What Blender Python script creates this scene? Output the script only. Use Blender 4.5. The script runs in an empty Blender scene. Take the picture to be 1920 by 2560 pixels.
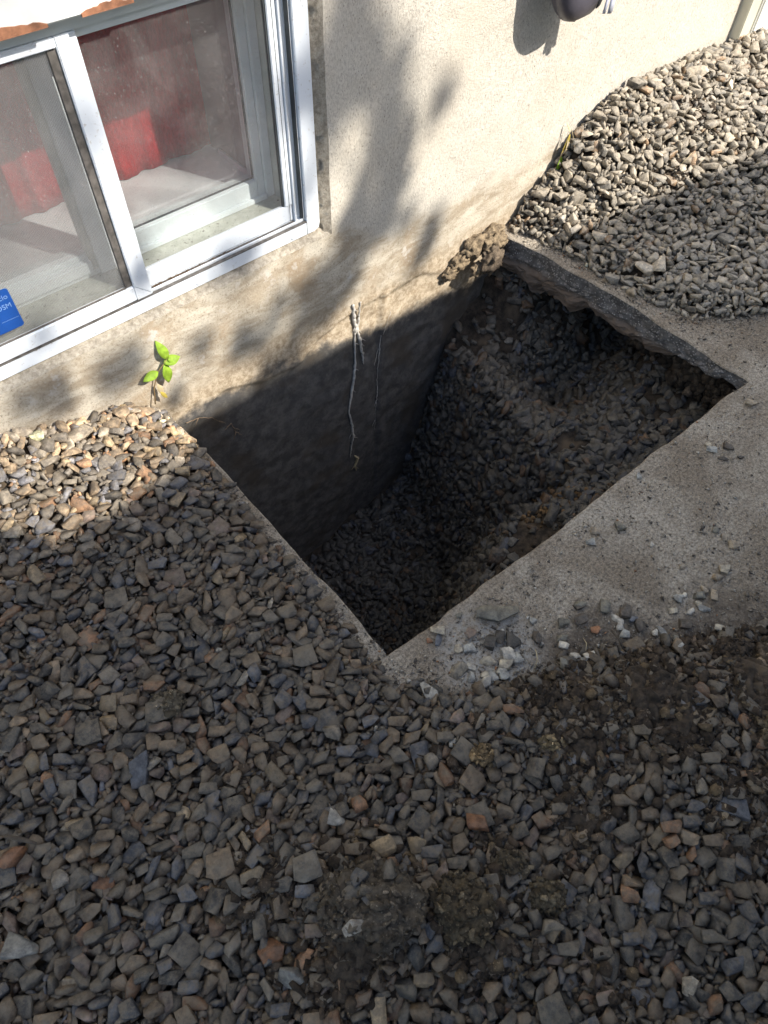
import bpy, bmesh, math, random
import numpy as np
from mathutils import Vector, Matrix, noise as mn
random.seed(7); rng = np.random.default_rng(11)
SC = bpy.context.scene
COL = SC.collection
R = math.radians

# ------------------------------------------------------------------ camera, sky, sun, exposure
cam = bpy.data.cameras.new("camera"); camo = bpy.data.objects.new("camera", cam); COL.objects.link(camo)
CR = ((0.755, -0.532, 0.383), (-0.655, -0.635, 0.410), (0.026, -0.560, -0.828))
m = Matrix([[CR[i][0], -CR[i][1], -CR[i][2]] for i in range(3)])
q = m.to_quaternion().normalized()
camo.matrix_world = Matrix.Translation((-1.691, -1.343, 1.45)) @ q.to_matrix().to_4x4()
cam.sensor_fit = 'VERTICAL'; cam.sensor_height = 36; cam.lens = 1775 / 2560 * 36
cam.clip_start = .02; cam.clip_end = 200
cam.dof.use_dof = True; cam.dof.focus_distance = 2.0; cam.dof.aperture_fstop = 9
SC.camera = camo
SUN = Vector((.5, -1, 1.0)).normalized()
w = bpy.data.worlds.new("World"); SC.world = w; w.use_nodes = True
nt = w.node_tree; sky = nt.nodes.new('ShaderNodeTexSky'); sky.sky_type = 'NISHITA'; sky.sun_disc = False
sky.sun_elevation = math.asin(SUN.z); sky.sun_rotation = math.atan2(SUN.x, SUN.y); sky.air_density = 1.0; sky.dust_density = 1.5
bg = nt.nodes['Background']; nt.links.new(sky.outputs[0], bg.inputs[0]); bg.inputs[1].default_value = .15
sl = bpy.data.lights.new("sun", 'SUN'); sl.energy = 4.1; sl.angle = R(.55); sl.color = (1, .94, .85)
so = bpy.data.objects.new("sun", sl); COL.objects.link(so); so.rotation_euler = SUN.to_track_quat('Z', 'Y').to_euler()
so.location = (4, -6, 8)
SC.view_settings.view_transform = 'Standard'; SC.view_settings.look = 'None'; SC.view_settings.gamma = 1
SC.view_settings.exposure = 1.04; SC.view_settings.use_curve_mapping = False
SC.cycles.max_bounces = 7; SC.cycles.transparent_max_bounces = 12

# ------------------------------------------------------------------ helpers
def tag(o, label=None, cat=None, group=None, kind=None):
    for k, v in (('label', label), ('category', cat), ('group', group), ('kind', kind)):
        if v: o[k] = v
    return o
def empty(name, loc, label, cat, group=None):
    o = bpy.data.objects.new(name, None); COL.objects.link(o); o.location = loc; o.empty_display_size = .05
    return tag(o, label, cat, group)
def link(name, me, mat=None, parent=None):
    o = bpy.data.objects.new(name, me); COL.objects.link(o)
    if mat and not me.materials: me.materials.append(mat)
    if parent:
        o.parent = parent; o.matrix_parent_inverse = Matrix.Translation(parent.location).inverted()
    return o
def mesh_np(name, V, F, tone=None, smooth=False):
    """F: (n,k) int array of equal-size faces"""
    V = np.asarray(V, np.float32); F = np.asarray(F, np.int32); k = F.shape[1]
    me = bpy.data.meshes.new(name)
    me.vertices.add(len(V)); me.vertices.foreach_set('co', V.ravel())
    me.loops.add(F.size); me.loops.foreach_set('vertex_index', F.ravel())
    me.polygons.add(len(F)); me.polygons.foreach_set('loop_start', np.arange(0, F.size, k, dtype=np.int32))
    me.polygons.foreach_set('loop_total', np.full(len(F), k, np.int32))
    if smooth: me.polygons.foreach_set('use_smooth', np.ones(len(F), bool))
    if tone is not None:
        a = me.color_attributes.new('tone', 'FLOAT_COLOR', 'POINT')
        c = np.ones((len(V), 4), np.float32); c[:, :3] = tone; a.data.foreach_set('color', c.ravel())
    me.update(calc_edges=True); me.validate(); return me
def from_bm(name, bm, mat=None, parent=None, smooth=False):
    me = bpy.data.meshes.new(name); bm.to_mesh(me); bm.free()
    if smooth:
        for p in me.polygons: p.use_smooth = True
    return link(name, me, mat, parent)
def box(bm, x0, x1, y0, y1, z0, z1, bev=0):
    r = bmesh.ops.create_cube(bm, size=1); vs = r['verts']
    for v in vs: v.co = Vector(((x0+x1)/2 + v.co.x*(x1-x0), (y0+y1)/2 + v.co.y*(y1-y0), (z0+z1)/2 + v.co.z*(z1-z0)))
    if bev:
        es = list({e for v in vs for e in v.link_edges})
        bmesh.ops.bevel(bm, geom=es, offset=bev, segments=2, affect='EDGES')
    return vs
def bx(name, dims, mat, parent=None, bev=.0015):
    bm = bmesh.new(); box(bm, *dims, bev=bev); return from_bm(name, bm, mat, parent)
def tube(pts, rad, n=7):
    """pts list, rad list -> verts, quads"""
    V = []; F = []; P = [Vector(p) for p in pts]
    for i, p in enumerate(P):
        t = (P[min(i+1, len(P)-1)] - P[max(i-1, 0)]).normalized()
        a = t.orthogonal().normalized() if i == 0 else (a - t*a.dot(t)).normalized()
        b = t.cross(a)
        for k in range(n):
            th = 2*math.pi*k/n; V.append(p + (a*math.cos(th) + b*math.sin(th))*rad[i])
    for i in range(len(P)-1):
        for k in range(n):
            k2 = (k+1) % n; F.append((i*n+k, i*n+k2, (i+1)*n+k2, (i+1)*n+k))
    return V, F
def tube_obj(name, pts, rad, mat, parent=None, n=7):
    V, F = tube(pts, rad, n); V = [tuple(v) for v in V]
    me = bpy.data.meshes.new(name); me.from_pydata(V, [], F + [tuple(range(n))[::-1], tuple(range(len(V)-n, len(V)))])
    for p in me.polygons: p.use_smooth = True
    return link(name, me, mat, parent)
def sm(a, b, x):
    t = np.clip((x-a)/(b-a), 0, 1); return t*t*(3-2*t)
_T = {}
def vnoise(x, y, s, seed=0):
    """tileable value noise, numpy"""
    if seed not in _T: _T[seed] = np.random.default_rng(seed+100).random((256, 256))
    T = _T[seed]; x = np.asarray(x)*s + 1000.3; y = np.asarray(y)*s + 1000.7
    xi = np.floor(x).astype(int); yi = np.floor(y).astype(int); fx = x-xi; fy = y-yi
    fx = fx*fx*(3-2*fx); fy = fy*fy*(3-2*fy); g = lambda i, j: T[i % 256, j % 256]
    return (g(xi, yi)*(1-fx)+g(xi+1, yi)*fx)*(1-fy) + (g(xi, yi+1)*(1-fx)+g(xi+1, yi+1)*fx)*fy - .5
def fbm(x, y, s, seed=0, o=4):
    return sum(vnoise(x, y, s*2**i, seed+i)*.5**i for i in range(o))

# ------------------------------------------------------------------ materials
class N:
    def __init__(s, name):
        s.m = bpy.data.materials.new(name); s.m.use_nodes = True; s.t = s.m.node_tree
        s.b = s.t.nodes['Principled BSDF']; s.o = s.t.nodes['Material Output']
        s.geo = s.t.nodes.new('ShaderNodeNewGeometry')
        s.pos = s.geo.outputs['Position']
    def L(s, a, b): s.t.links.new(a, b)
    def put(s, sock, v):
        if hasattr(v, 'is_linked') or isinstance(v, bpy.types.NodeSocket): s.L(v, sock)
        elif isinstance(v, (tuple, list)) and len(v) == 3 and sock.type == 'RGBA': sock.default_value = (*v, 1)
        else: sock.default_value = v
    def noise(s, sc, det=4, rough=.55, vec=None, scale3=None, dist=0):
        n = s.t.nodes.new('ShaderNodeTexNoise'); n.inputs['Scale'].default_value = sc
        n.inputs['Detail'].default_value = det; n.inputs['Roughness'].default_value = rough; n.inputs['Distortion'].default_value = dist
        v = vec or s.pos
        if scale3:
            mp = s.t.nodes.new('ShaderNodeMapping'); mp.inputs['Scale'].default_value = scale3; s.L(v, mp.inputs[0]); v = mp.outputs[0]
        s.L(v, n.inputs['Vector']); return n.outputs['Fac']
    def voro(s, sc, feat='F1', out='Distance', rnd=1):
        n = s.t.nodes.new('ShaderNodeTexVoronoi'); n.inputs['Scale'].default_value = sc; n.feature = feat
        n.inputs['Randomness'].default_value = rnd
        s.L(s.pos, n.inputs['Vector']); return n.outputs[out]
    def ramp(s, f, a, b, c0=0., c1=1.):
        n = s.t.nodes.new('ShaderNodeMapRange'); n.interpolation_type = 'SMOOTHSTEP'
        for k, v in ((1, a), (2, b), (3, c0), (4, c1)): n.inputs[k].default_value = v
        s.put(n.inputs[0], f); return n.outputs[0]
    def mix(s, f, a, b, mode='MIX'):
        n = s.t.nodes.new('ShaderNodeMix'); n.data_type = 'RGBA'; n.blend_type = mode
        s.put(n.inputs[0], f); s.put(n.inputs[6], a); s.put(n.inputs[7], b); return n.outputs[2]
    def mth(s, op, a, b=0.):
        n = s.t.nodes.new('ShaderNodeMath'); n.operation = op; s.put(n.inputs[0], a); s.put(n.inputs[1], b); return n.outputs[0]
    def xyz(s, v):
        n = s.t.nodes.new('ShaderNodeSeparateXYZ'); s.L(v, n.inputs[0]); return n.outputs
    def attr(s, nm):
        n = s.t.nodes.new('ShaderNodeAttribute'); n.attribute_name = nm; return n.outputs['Color']
    def bump(s, h, dist=.001, st=1., prev=None):
        n = s.t.nodes.new('ShaderNodeBump'); n.inputs['Distance'].default_value = dist; n.inputs['Strength'].default_value = st
        s.L(h, n.inputs['Height'])
        if prev: s.L(prev, n.inputs['Normal'])
        s.L(n.outputs[0], s.b.inputs['Normal']); return n.outputs[0]
    def done(s, col=None, rough=.8, spec=None, metal=None):
        if col is not None: s.put(s.b.inputs['Base Color'], col)
        s.put(s.b.inputs['Roughness'], rough)
        if spec is not None: s.put(s.b.inputs['Specular IOR Level'], spec)
        if metal is not None: s.b.inputs['Metallic'].default_value = metal
        return s.m
def plain(name, col, rough=.6, var=.25, sc=30, bump=.0005, spec=None, metal=None):
    n = N(name); f = n.noise(sc); d = tuple(c*(1-var) for c in col); l = tuple(min(1, c*(1+var)) for c in col)
    c = n.mix(n.ramp(f, .3, .7), d, l)
    if bump: n.bump(n.noise(sc*6), bump, .6)
    return n.done(c, rough, spec, metal)

def stone_mat(name, dust, dustamt):
    n = N(name); t = n.attr('tone')
    f = n.noise(60, 6, .72); c = n.mix(n.ramp(f, .36, .66), n.mix(1., t, (.5, .49, .49), 'MULTIPLY'), n.mix(1., t, (1.45, 1.4, 1.3), 'MULTIPLY'))
    c = n.mix(n.ramp(n.noise(24, 4, .7), .62, .72, 0, .45), c, (.19, .105, .05))
    up = n.ramp(n.xyz(n.geo.outputs['Normal'])[2], .35, .92)
    du = n.mth('MULTIPLY', n.mth('MULTIPLY', up, n.ramp(n.noise(48, 7, .8), .40, .60)), dustamt)
    c = n.mix(du, c, dust)
    fleck = n.ramp(n.voro(420), .12, .05); c = n.mix(n.mth('MULTIPLY', fleck, .35), c, (.34, .31, .27))
    b = n.bump(n.noise(150, 7, .78), .004, 1)
    return n.done(c, n.ramp(n.noise(35, 5, .75), .38, .62, .34, .8), .55)
M = {}
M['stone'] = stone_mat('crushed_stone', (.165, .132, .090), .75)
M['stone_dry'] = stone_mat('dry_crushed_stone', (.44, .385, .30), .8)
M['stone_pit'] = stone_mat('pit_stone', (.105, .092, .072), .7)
n = N('dark_soil')
f = n.noise(38, 8, .75); c = n.mix(n.ramp(f, .35, .68), (.020, .016, .012), (.085, .064, .046))
c = n.mix(n.ramp(n.noise(7, 3), .5, .66), c, (.11, .083, .056)); n.bump(n.noise(220, 8, .75), .003, 1)
M['soil'] = n.done(c, .92, .25)
n = N('soil_clod'); t = n.attr('tone')
f = n.noise(60, 8, .75); c = n.mix(n.ramp(f, .33, .68), n.mix(1., t, (.4, .38, .37), 'MULTIPLY'), n.mix(1., t, (1.35, 1.3, 1.2), 'MULTIPLY'))
c = n.mix(n.ramp(n.voro(170, out='Distance'), .25, .1), c, n.mix(1., t, (1.9, 1.85, 1.8), 'MULTIPLY'))
n.bump(n.noise(260, 8, .8), .0035, 1); M['clod'] = n.done(c, .93, .25)
n = N('dusty_concrete')
a = n.noise(4.2, 6, .62, dist=.6); c = n.mix(n.ramp(a, .36, .66), (.25, .208, .158), (.42, .375, .31))
c = n.mix(n.ramp(n.noise(130, 6, .85), .40, .60), n.mix(1., c, (.62, .6, .57), 'MULTIPLY'), n.mix(1., c, (1.45, 1.42, 1.38), 'MULTIPLY'))
c = n.mix(n.ramp(n.noise(19, 7, .78), .54, .74, 0, .8), c, (.12, .095, .072))
c = n.mix(n.ramp(n.voro(260), .22, .1), c, (.46, .43, .37)); c = n.mix(n.ramp(n.noise(420, 2), .63, .70), c, (.09, .076, .062))
px = n.xyz(n.pos)
ln = n.mth('ADD', n.mth('ADD', px[1], 1.145), n.mth('MULTIPLY', n.mth('ADD', px[0], 1.08), .525))
mg = n.mth('MULTIPLY', n.ramp(n.mth('ADD', ln, n.mth('MULTIPLY', n.mth('SUBTRACT', n.noise(9, 5, .7), .5), .35)), .17, .02), n.ramp(px[0], -1.08, -.95))
c = n.mix(n.mth('MULTIPLY', mg, n.ramp(n.noise(55, 6, .8), .36, .58, .45, 1.)), c, (.085, .066, .050))
dd = n.mth('ADD', n.mth('POWER', n.mth('ADD', px[0], 1.09), 2.), n.mth('POWER', n.mth('ADD', px[1], 1.06), 2.))
c = n.mix(n.mth('MULTIPLY', n.ramp(dd, .022, .002), n.ramp(n.noise(60, 6, .8), .38, .58)), c, (.44, .415, .375))
n.bump(n.noise(120, 8, .85), .007, 1); M['slab'] = n.done(c, .9, .3)
n = N('cut_concrete')
v = n.voro(120); c = n.mix(n.ramp(n.noise(30, 5, .7), .35, .65), (.075, .07, .066), (.15, .142, .134))
c = n.mix(n.ramp(v, .33, .26), c, (.30, .28, .26)); c = n.mix(n.ramp(n.voro(45), .3, .24), c, (.22, .2, .185))
c = n.mix(n.ramp(n.xyz(n.pos)[2], -.055, -.085), c, (.17, .13, .1))
n.bump(n.noise(150, 6, .75), .0025, 1); M['cut'] = n.done(c, .85, .35)

# wall stucco / parging / soil coated foundation
n = N('stucco'); x, y, z = n.xyz(n.pos)
sp = n.noise(260, 3, .7, scale3=(1, 1, .45)); st = n.mix(n.ramp(sp, .30, .62), (.46, .42, .355), (.65, .605, .52))
st = n.mix(n.ramp(n.noise(330, 2, .6, scale3=(1.3, 1, .5)), .61, .69), st, (.20, .17, .14))
st = n.mix(n.ramp(n.noise(3, 4), .4, .7, 0, .4), st, (.52, .45, .35))
pa = n.mix(n.ramp(n.noise(11, 7, .72, dist=.5, scale3=(.55, 1, 1.6)), .36, .64), (.38, .315, .23), (.62, .56, .455))
pa = n.mix(n.ramp(n.noise(170, 6, .8), .5, .66, 0, .75), pa, (.20, .155, .11)); pa = n.mix(n.ramp(n.noise(7, 5, .7), .5, .68, 0, .7), pa, (.36, .26, .16))
pa = n.mix(n.ramp(n.noise(14, 5, .7), .57, .7, 0, .8), pa, (.62, .59, .53))
wob = n.mth('ADD', z, n.mth('MULTIPLY', n.mth('SUBTRACT', n.noise(6, 7, .7), .5), .22))
lx = n.ramp(x, -.75, -.45, .33, .20)   # parged band reaches higher under the window
c = n.mix(n.ramp(n.mth('SUBTRACT', wob, lx), -.03, .03), pa, st)
och = n.mix(n.ramp(n.noise(45, 7, .8), .38, .62), (.30, .23, .15), (.56, .47, .35))
c = n.mix(n.ramp(wob, .085, -.005), c, och)
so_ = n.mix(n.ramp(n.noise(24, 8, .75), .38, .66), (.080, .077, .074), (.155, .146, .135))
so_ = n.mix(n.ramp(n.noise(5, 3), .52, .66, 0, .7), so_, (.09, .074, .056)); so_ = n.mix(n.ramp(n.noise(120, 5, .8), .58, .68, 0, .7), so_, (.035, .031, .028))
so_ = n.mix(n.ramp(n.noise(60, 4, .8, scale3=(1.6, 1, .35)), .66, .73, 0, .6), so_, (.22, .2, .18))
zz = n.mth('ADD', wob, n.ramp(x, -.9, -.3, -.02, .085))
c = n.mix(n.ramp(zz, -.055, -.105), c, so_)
b1 = n.bump(n.noise(210, 6, .75), .0034, 1); b2 = n.bump(n.noise(28, 6, .7), .004, .5, prev=b1)
M['stucco'] = n.done(c, .93, .2)
n = N('raw_stucco_edge'); c = n.mix(n.ramp(n.noise(70, 7, .8), .35, .65), (.24, .205, .155), (.47, .42, .34)); n.bump(n.noise(120, 7, .8), .005, 1)
M['edge'] = n.done(c, .95)
n = N('white_aluminium'); c = n.mix(n.ramp(n.noise(90, 6, .75), .57, .68, 0, .6), (.72, .76, .80), (.38, .33, .27)); n.bump(n.noise(12, 2), .0006, .3)
M['alu'] = n.done(c, .32, .5)
M['pvc'] = plain('white_pvc', (.62, .66, .66), .4, .06, 14, .0002)
n = N('dusty_sill'); c = n.mix(n.ramp(n.noise(17, 6, .7), .35, .65), (.36, .37, .31), (.50, .51, .44)); c = n.mix(n.ramp(n.noise(110, 3, .7), .62, .67), c, (.12, .10, .08))
n.bump(n.noise(130, 5), .001, .6); M['sill'] = n.done(c, .8)
M['jamb'] = plain('grey_green_jamb', (.35, .38, .35), .6, .08, 9)
M['gasket'] = plain('dark_rubber_gasket', (.045, .05, .052), .7)
M['recess'] = plain('dirty_track_recess', (.10, .09, .08), .85, .4, 60)
n = N('peeling_white_paint'); M['paint'] = n.done(n.mix(n.ramp(n.noise(20, 5), .35, .65), (.66, .67, .64), (.78, .78, .74)), .45)
M['peel'] = plain('bare_brown_wood', (.26, .115, .06), .85, .35, 60, .001)
n = N('red_curtain'); c = n.mix(n.ramp(n.noise(300, 3, .7, scale3=(1, 1, .3)), .35, .65), (.34, .012, .016), (.55, .026, .030)); M['curtain'] = n.done(c, .85, .1)
M['room'] = plain('room_wall', (.25, .20, .20), .8, .06, 5)
M['isill'] = plain('white_inner_sill', (.66, .66, .66), .5, .05, 7)
M['vinyl'] = plain('white_vinyl', (.82, .80, .72), .45, .04, 6, .0002)
M['trim'] = plain('cream_trim', (.56, .54, .43), .5, .1, 8, .0003)
M['dark_plastic'] = plain('dark_grey_plastic', (.075, .07, .085), .38, .2, 14, .0008, .5)
M['black'] = plain('black_strap', (.012, .012, .014), .5)
M['white_ribbon'] = plain('white_ribbon', (.62, .64, .74), .45, .06, 40)
M['shade_wall'] = plain('shade_wall_siding', (.42, .40, .36), .8, .1, 3)
M['bark'] = plain('bark', (.07, .055, .04), .9, .3, 30, .004)
M['lime'] = plain('white_root_skin', (.50, .47, .42), .8, .3, 90, .002)
M['fineroot'] = plain('fine_root', (.23, .16, .10), .85)
M['straw'] = plain('dry_straw', (.42, .34, .20), .7)
M['stem'] = plain('reddish_stem', (.24, .16, .07), .6)
M['earth'] = plain('far_ground', (.10, .09, .07), .95, .3, 2, .004)
def leafm(name, col):
    n = N(name); c = n.mix(n.ramp(n.noise(60, 3), .35, .7), tuple(v*.8 for v in col), tuple(min(1, v*1.25) for v in col))
    tr = n.t.nodes.new('ShaderNodeBsdfTranslucent'); n.L(c, tr.inputs[0]); mx = n.t.nodes.new('ShaderNodeMixShader'); mx.inputs[0].default_value = .35
    n.done(c, .6, .3); n.L(n.b.outputs[0], mx.inputs[1]); n.L(tr.outputs[0], mx.inputs[2]); n.L(mx.outputs[0], n.o.inputs[0]); return n.m
M['leaf'] = leafm('fresh_leaf', (.30, .46, .045)); M['leaf_y'] = leafm('yellow_leaf', (.48, .38, .08)); M['leaf_t'] = leafm('tree_leaf', (.05, .10, .025))
def glassm(name, dustf, dustcol=(.46, .45, .44)):
    n = N(name); t = n.t
    tr = t.nodes.new('ShaderNodeBsdfTransparent'); tr.inputs[0].default_value = (.95, .96, .96, 1)
    gl = t.nodes.new('ShaderNodeBsdfGlossy'); gl.inputs['Roughness'].default_value = .03
    fr = t.nodes.new('ShaderNodeFresnel'); fr.inputs[0].default_value = 1.5
    mx = t.nodes.new('ShaderNodeMixShader'); n.L(n.mth('MULTIPLY', fr.outputs[0], n.mth('SUBTRACT', 1.4, n.mth('MULTIPLY', n.geo.outputs['Backfacing'], 1.4))), mx.inputs[0]); n.L(tr.outputs[0], mx.inputs[1]); n.L(gl.outputs[0], mx.inputs[2])
    df = t.nodes.new('ShaderNodeBsdfDiffuse'); df.inputs[0].default_value = (*dustcol, 1)
    d = n.mth('MULTIPLY', n.ramp(n.noise(6, 6, .7, dist=1), .3, .7, .5, 1.3), dustf)
    sp = n.ramp(n.noise(260, 2, .6), .66, .74, 0, .3); d = n.mth('ADD', d, sp)
    m2 = t.nodes.new('ShaderNodeMixShader'); n.L(d, m2.inputs[0]); n.L(mx.outputs[0], m2.inputs[1]); n.L(df.outputs[0], m2.inputs[2])
    n.L(m2.outputs[0], n.o.inputs[0]); return n.m
M['glass'] = glassm('dusty_glass', .052, (.60, .56, .55)); M['glass2'] = glassm('inner_glass', .05)
n = N('insect_screen'); t = n.t
wv = t.nodes.new('ShaderNodeTexWave'); wv.bands_direction = 'X'; wv.inputs['Scale'].default_value = 110; n.L(n.pos, wv.inputs[0])
tr = t.nodes.new('ShaderNodeBsdfTransparent'); df = t.nodes.new('ShaderNodeBsdfDiffuse'); df.inputs[0].default_value = (.26, .255, .25, 1)
mx = t.nodes.new('ShaderNodeMixShader'); n.L(n.ramp(wv.outputs['Fac'], .2, .8, .20, .32), mx.inputs[0]); n.L(tr.outputs[0], mx.inputs[1]); n.L(df.outputs[0], mx.inputs[2]); n.L(mx.outputs[0], n.o.inputs[0])
M['screen'] = n.m
M['sticker'] = plain('blue_sticker', (.012, .065, .27), .35, .1, 9, 0)
M['print'] = plain('sticker_print', (.16, .27, .52), .4, .1, 9, 0)
# ------------------------------------------------------------------ heights
HX0, HX1, HY0 = -1.25, .08, -.945              # the opening cut in the slab
def yfront(x): return np.interp(x, [-1.25, -1.196, -1.137, -1.076, -.889, -.717, -.556, -.2, 1.5], [-.945, -1.075, -1.11, -1.145, -1.21, -1.33, -1.42, -1.62, -2.2])
def dfront(x, y): return np.maximum(-1.258-x, (yfront(x)-y)*.85)
def xright(y): return np.interp(-y, [0, .04, .231, .461, .594, .70, .79, .84, .9], [.035, .05, .085, .09, .11, .16, .26, .36, .9])
def dright(x, y): return x-xright(y)-.01
MUD = [(-1.07, -1.27, .15, 1.), (-.92, -1.36, .13, 1.), (-.72, -1.45, .17, 1.), (-.95, -1.62, .12, .75), (-.62, -1.62, .2, .9), (-1.60, -1.27, .12, 1.), (-1.71, -1.10, .09, .8), (-1.50, -1.40, .12, .85), (-1.18, -1.42, .11, .7), (-1.36, -1.36, .06, .7), (-1.62, -.95, .07, .5), (-1.33, -1.15, .07, .4), (-1.45, -1.6, .13, .5)]
def mud(x, y): 
    r = 0
    for a, b, s, k in MUD: r = np.maximum(r, k*np.exp(-((x-a)**2+(y-b)**2)/(2*s*s)*1.6))
    r = np.maximum(r, .45*np.exp(-((x-.75)**2+(y+.26)**2)/(.02)))
    r = np.maximum(r, .6*np.exp(-((x-.52)**2+(y+.32)**2)/(.008)))
    return np.clip(r + .55*fbm(x, y, 9, 5)*(r > .08), 0, 1)
def Ht(x, y):
    df = dfront(x, y); dr = dright(x, y)
    hf = .042*sm(0, .13, df)*(df > 0)
    und = .5+sm(0, .25, df)*.5
    hf = hf + (df > 0)*und*(.020*fbm(x, y, 5, 1, 3))
    for a, b, s, k in ((-1.60, -1.28, .075, .045), (-1.71, -1.08, .07, .022), (-1.07, -1.27, .13, .018), (-.72, -1.5, .2, .03), (-1.48, -1.40, .07, .02), (-1.95, -.6, .2, .02)):
        hf = hf + k*np.exp(-((x-a)**2+(y-b)**2)/(2*s*s))*(df > 0)
    wl = np.interp(x, [-2.6, -2.0, -1.63, -1.54, -1.46, -1.40, -1.33, -1.28, -1.24, -1.2], [.24, .24, .205, .165, .13, .125, .112, .075, .02, 0])
    hl = np.maximum(wl-.045, 0)*np.exp(-(np.abs(y+.03)/.20)**1.6)*(x < -1.2)
    wr = np.interp(x, [.03, .10, .2, .26, .30, .385, .51, .685, .9, 1.1, 2.2], [.02, .065, .115, .155, .22, .28, .32, .325, .32, .30, .28])
    fall = np.exp(-(np.maximum(-y-.04, 0)/(.20+.25*sm(.2, 1.2, x)))**1.5)
    base = .05+.05*sm(.3, 1.2, x)
    hr = (base+np.maximum(wr-base, 0)*fall+.022*fbm(x, y, 6, 3, 3))*sm(-.005, .10, dr)*(dr > 0)
    return np.maximum(np.maximum(hf, 0)+hl*(df > 0), hr*(x > .03))
inhole = lambda x, y, g=0.: (x > HX0-g) & (x < np.interp(-y, [0, .2, .46], [.024, .062, HX1])+g) & (y > HY0-g)
def pitz(x, y):
    t = np.clip(-y/.6, 0, 1); xf = -.34-.26*t; sl = 4.2-1.6*t
    zr = -1.2+sl*(x-xf); zn = -1.2+3.1*(np.interp(x, [-1.15, -.5], [-.68, -.47])-y)+.15*fbm(x, y, 4, 9, 2)
    zl = -1.2+7*(-1.2-x)
    z = np.maximum(np.maximum(zr, zn), -1.2+.12*sm(-.9, -.3, x))
    z = np.where(z > -.36, -.36+(z+.36)*.14, z); z = np.minimum(z, -.19)
    z = np.maximum(z, np.minimum(zl, -.1))
    z = np.where((x > .02) & (y > -.18), np.minimum(z+.06, -.17), z)
    z = z-.24*np.exp(-((y+.40)**2)/.035)*sm(-.25, .05, x)*(z > -.6)
    return z+.05*fbm(x, y, 7, 8, 4)

# ------------------------------------------------------------------ stone shapes
def make_proto(seed, nb=True):
    r = np.random.default_rng(seed)
    npl = r.integers(5, 9); d = r.normal(size=(npl, 3)); d /= np.linalg.norm(d, axis=1)[:, None]
    d = np.vstack([d, np.array([[0, 0, 1], [0, 0, -1.]])+r.normal(size=(2, 3))*.13]); d /= np.linalg.norm(d, axis=1)[:, None]
    off = r.uniform(.27, .60, len(d)); off[-2:] = r.uniform(.26, .42, 2)
    cube = np.array([[1, 0, 0], [-1, 0, 0], [0, 1, 0], [0, -1, 0], [0, 0, 1], [0, 0, -1.]]); d = np.vstack([d, cube]); off = np.append(off, [.62]*6)
    V = []
    n_ = len(d)
    for i in range(n_):
        for j in range(i+1, n_):
            for k in range(j+1, n_):
                A = d[[i, j, k]]
                if abs(np.linalg.det(A)) < .08: continue
                p = np.linalg.solve(A, off[[i, j, k]])
                if (d@p <= off+1e-6).all(): V.append(p)
    V = np.array(V)*np.array([r.uniform(1, 1.25), r.uniform(.60, .92), r.uniform(.46, .80)])
    bm = bmesh.new()
    for v in V: bm.verts.new(v)
    bmesh.ops.remove_doubles(bm, verts=bm.verts, dist=.035)
    bmesh.ops.convex_hull(bm, input=bm.verts)
    for v in [v for v in bm.verts if not v.link_faces]: bm.verts.remove(v)
    pl = []; 
    for f in bm.faces:
        nn = f.normal.copy(); c = f.calc_center_median()
        if nn.dot(c) < 0: nn = -nn
        pl.append((*nn, nn.dot(c)))
    bmesh.ops.dissolve_limit(bm, angle_limit=R(9), verts=bm.verts, edges=bm.edges)
    bmesh.ops.recalc_face_normals(bm, faces=bm.faces)
    if nb: bmesh.ops.bevel(bm, geom=list(bm.edges), offset=.016, segments=1, affect='EDGES', clamp_overlap=True)
    bmesh.ops.triangulate(bm, faces=bm.faces)
    bm.verts.ensure_lookup_table()
    v = np.array([x.co[:] for x in bm.verts]); f = np.array([[q.index for q in x.verts] for x in bm.faces]); bm.free()
    if nb:
        for i in range(len(v)): v[i] += np.array(mn.noise_vector(Vector(v[i]*5.1+seed)))*.014
    return v, f, np.array(pl)
PRO = [make_proto(s) for s in range(36)]
PROL = [make_proto(s+200, False) for s in range(30)]
def rotm(r, tilt):
    a = r.uniform(0, 2*math.pi); ax = r.uniform(0, 2*math.pi); t = abs(r.normal())*tilt
    return np.array(Matrix.Rotation(t, 3, Vector((math.cos(ax), math.sin(ax), 0))) @ Matrix.Rotation(a, 3, 'Z'))
CELL = .004
def variant(r, size, tilt=1.1, pro=PRO):
    pro = PRO if size > .026 else PROL
    v, f, pl = pro[r.integers(len(pro))]; Q = rotm(r, tilt)
    P = pl[:, :3]@Q.T; D = pl[:, 3]*size; v = (v*size)@Q.T
    h = int(np.ceil(np.abs(v[:, :2]).max()/CELL)); g = np.arange(-h, h+1)*CELL; X, Y = np.meshgrid(g, g, indexing='ij')
    up = P[:, 2] > 1e-3; dn = P[:, 2] < -1e-3
    T = ((D[up]-P[up, 0]*X[..., None]-P[up, 1]*Y[..., None])/P[up, 2]).min(-1)
    B = ((D[dn]-P[dn, 0]*X[..., None]-P[dn, 1]*Y[..., None])/P[dn, 2]).max(-1)
    ok = T > B; T = np.where(ok, T, -9); B = np.where(ok, B, 9)
    return dict(v=v, f=f, T=T, B=B, h=h, ok=ok, top=T[ok].max() if ok.any() else 0, size=size)
def sizes(r, mean): return float(np.clip(r.lognormal(math.log(mean), .28), mean*.45, mean*1.9))
GX0, GY0 = -2.75, -2.35
GW, GH = int((2.1-GX0)/CELL), int(-GY0/CELL)
gx = GX0+(np.arange(GW)+.5)*CELL; gy = GY0+(np.arange(GH)+.5)*CELL
XX, YY = np.meshgrid(gx, gy, indexing='ij')
TGT = Ht(XX, YY)
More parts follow.
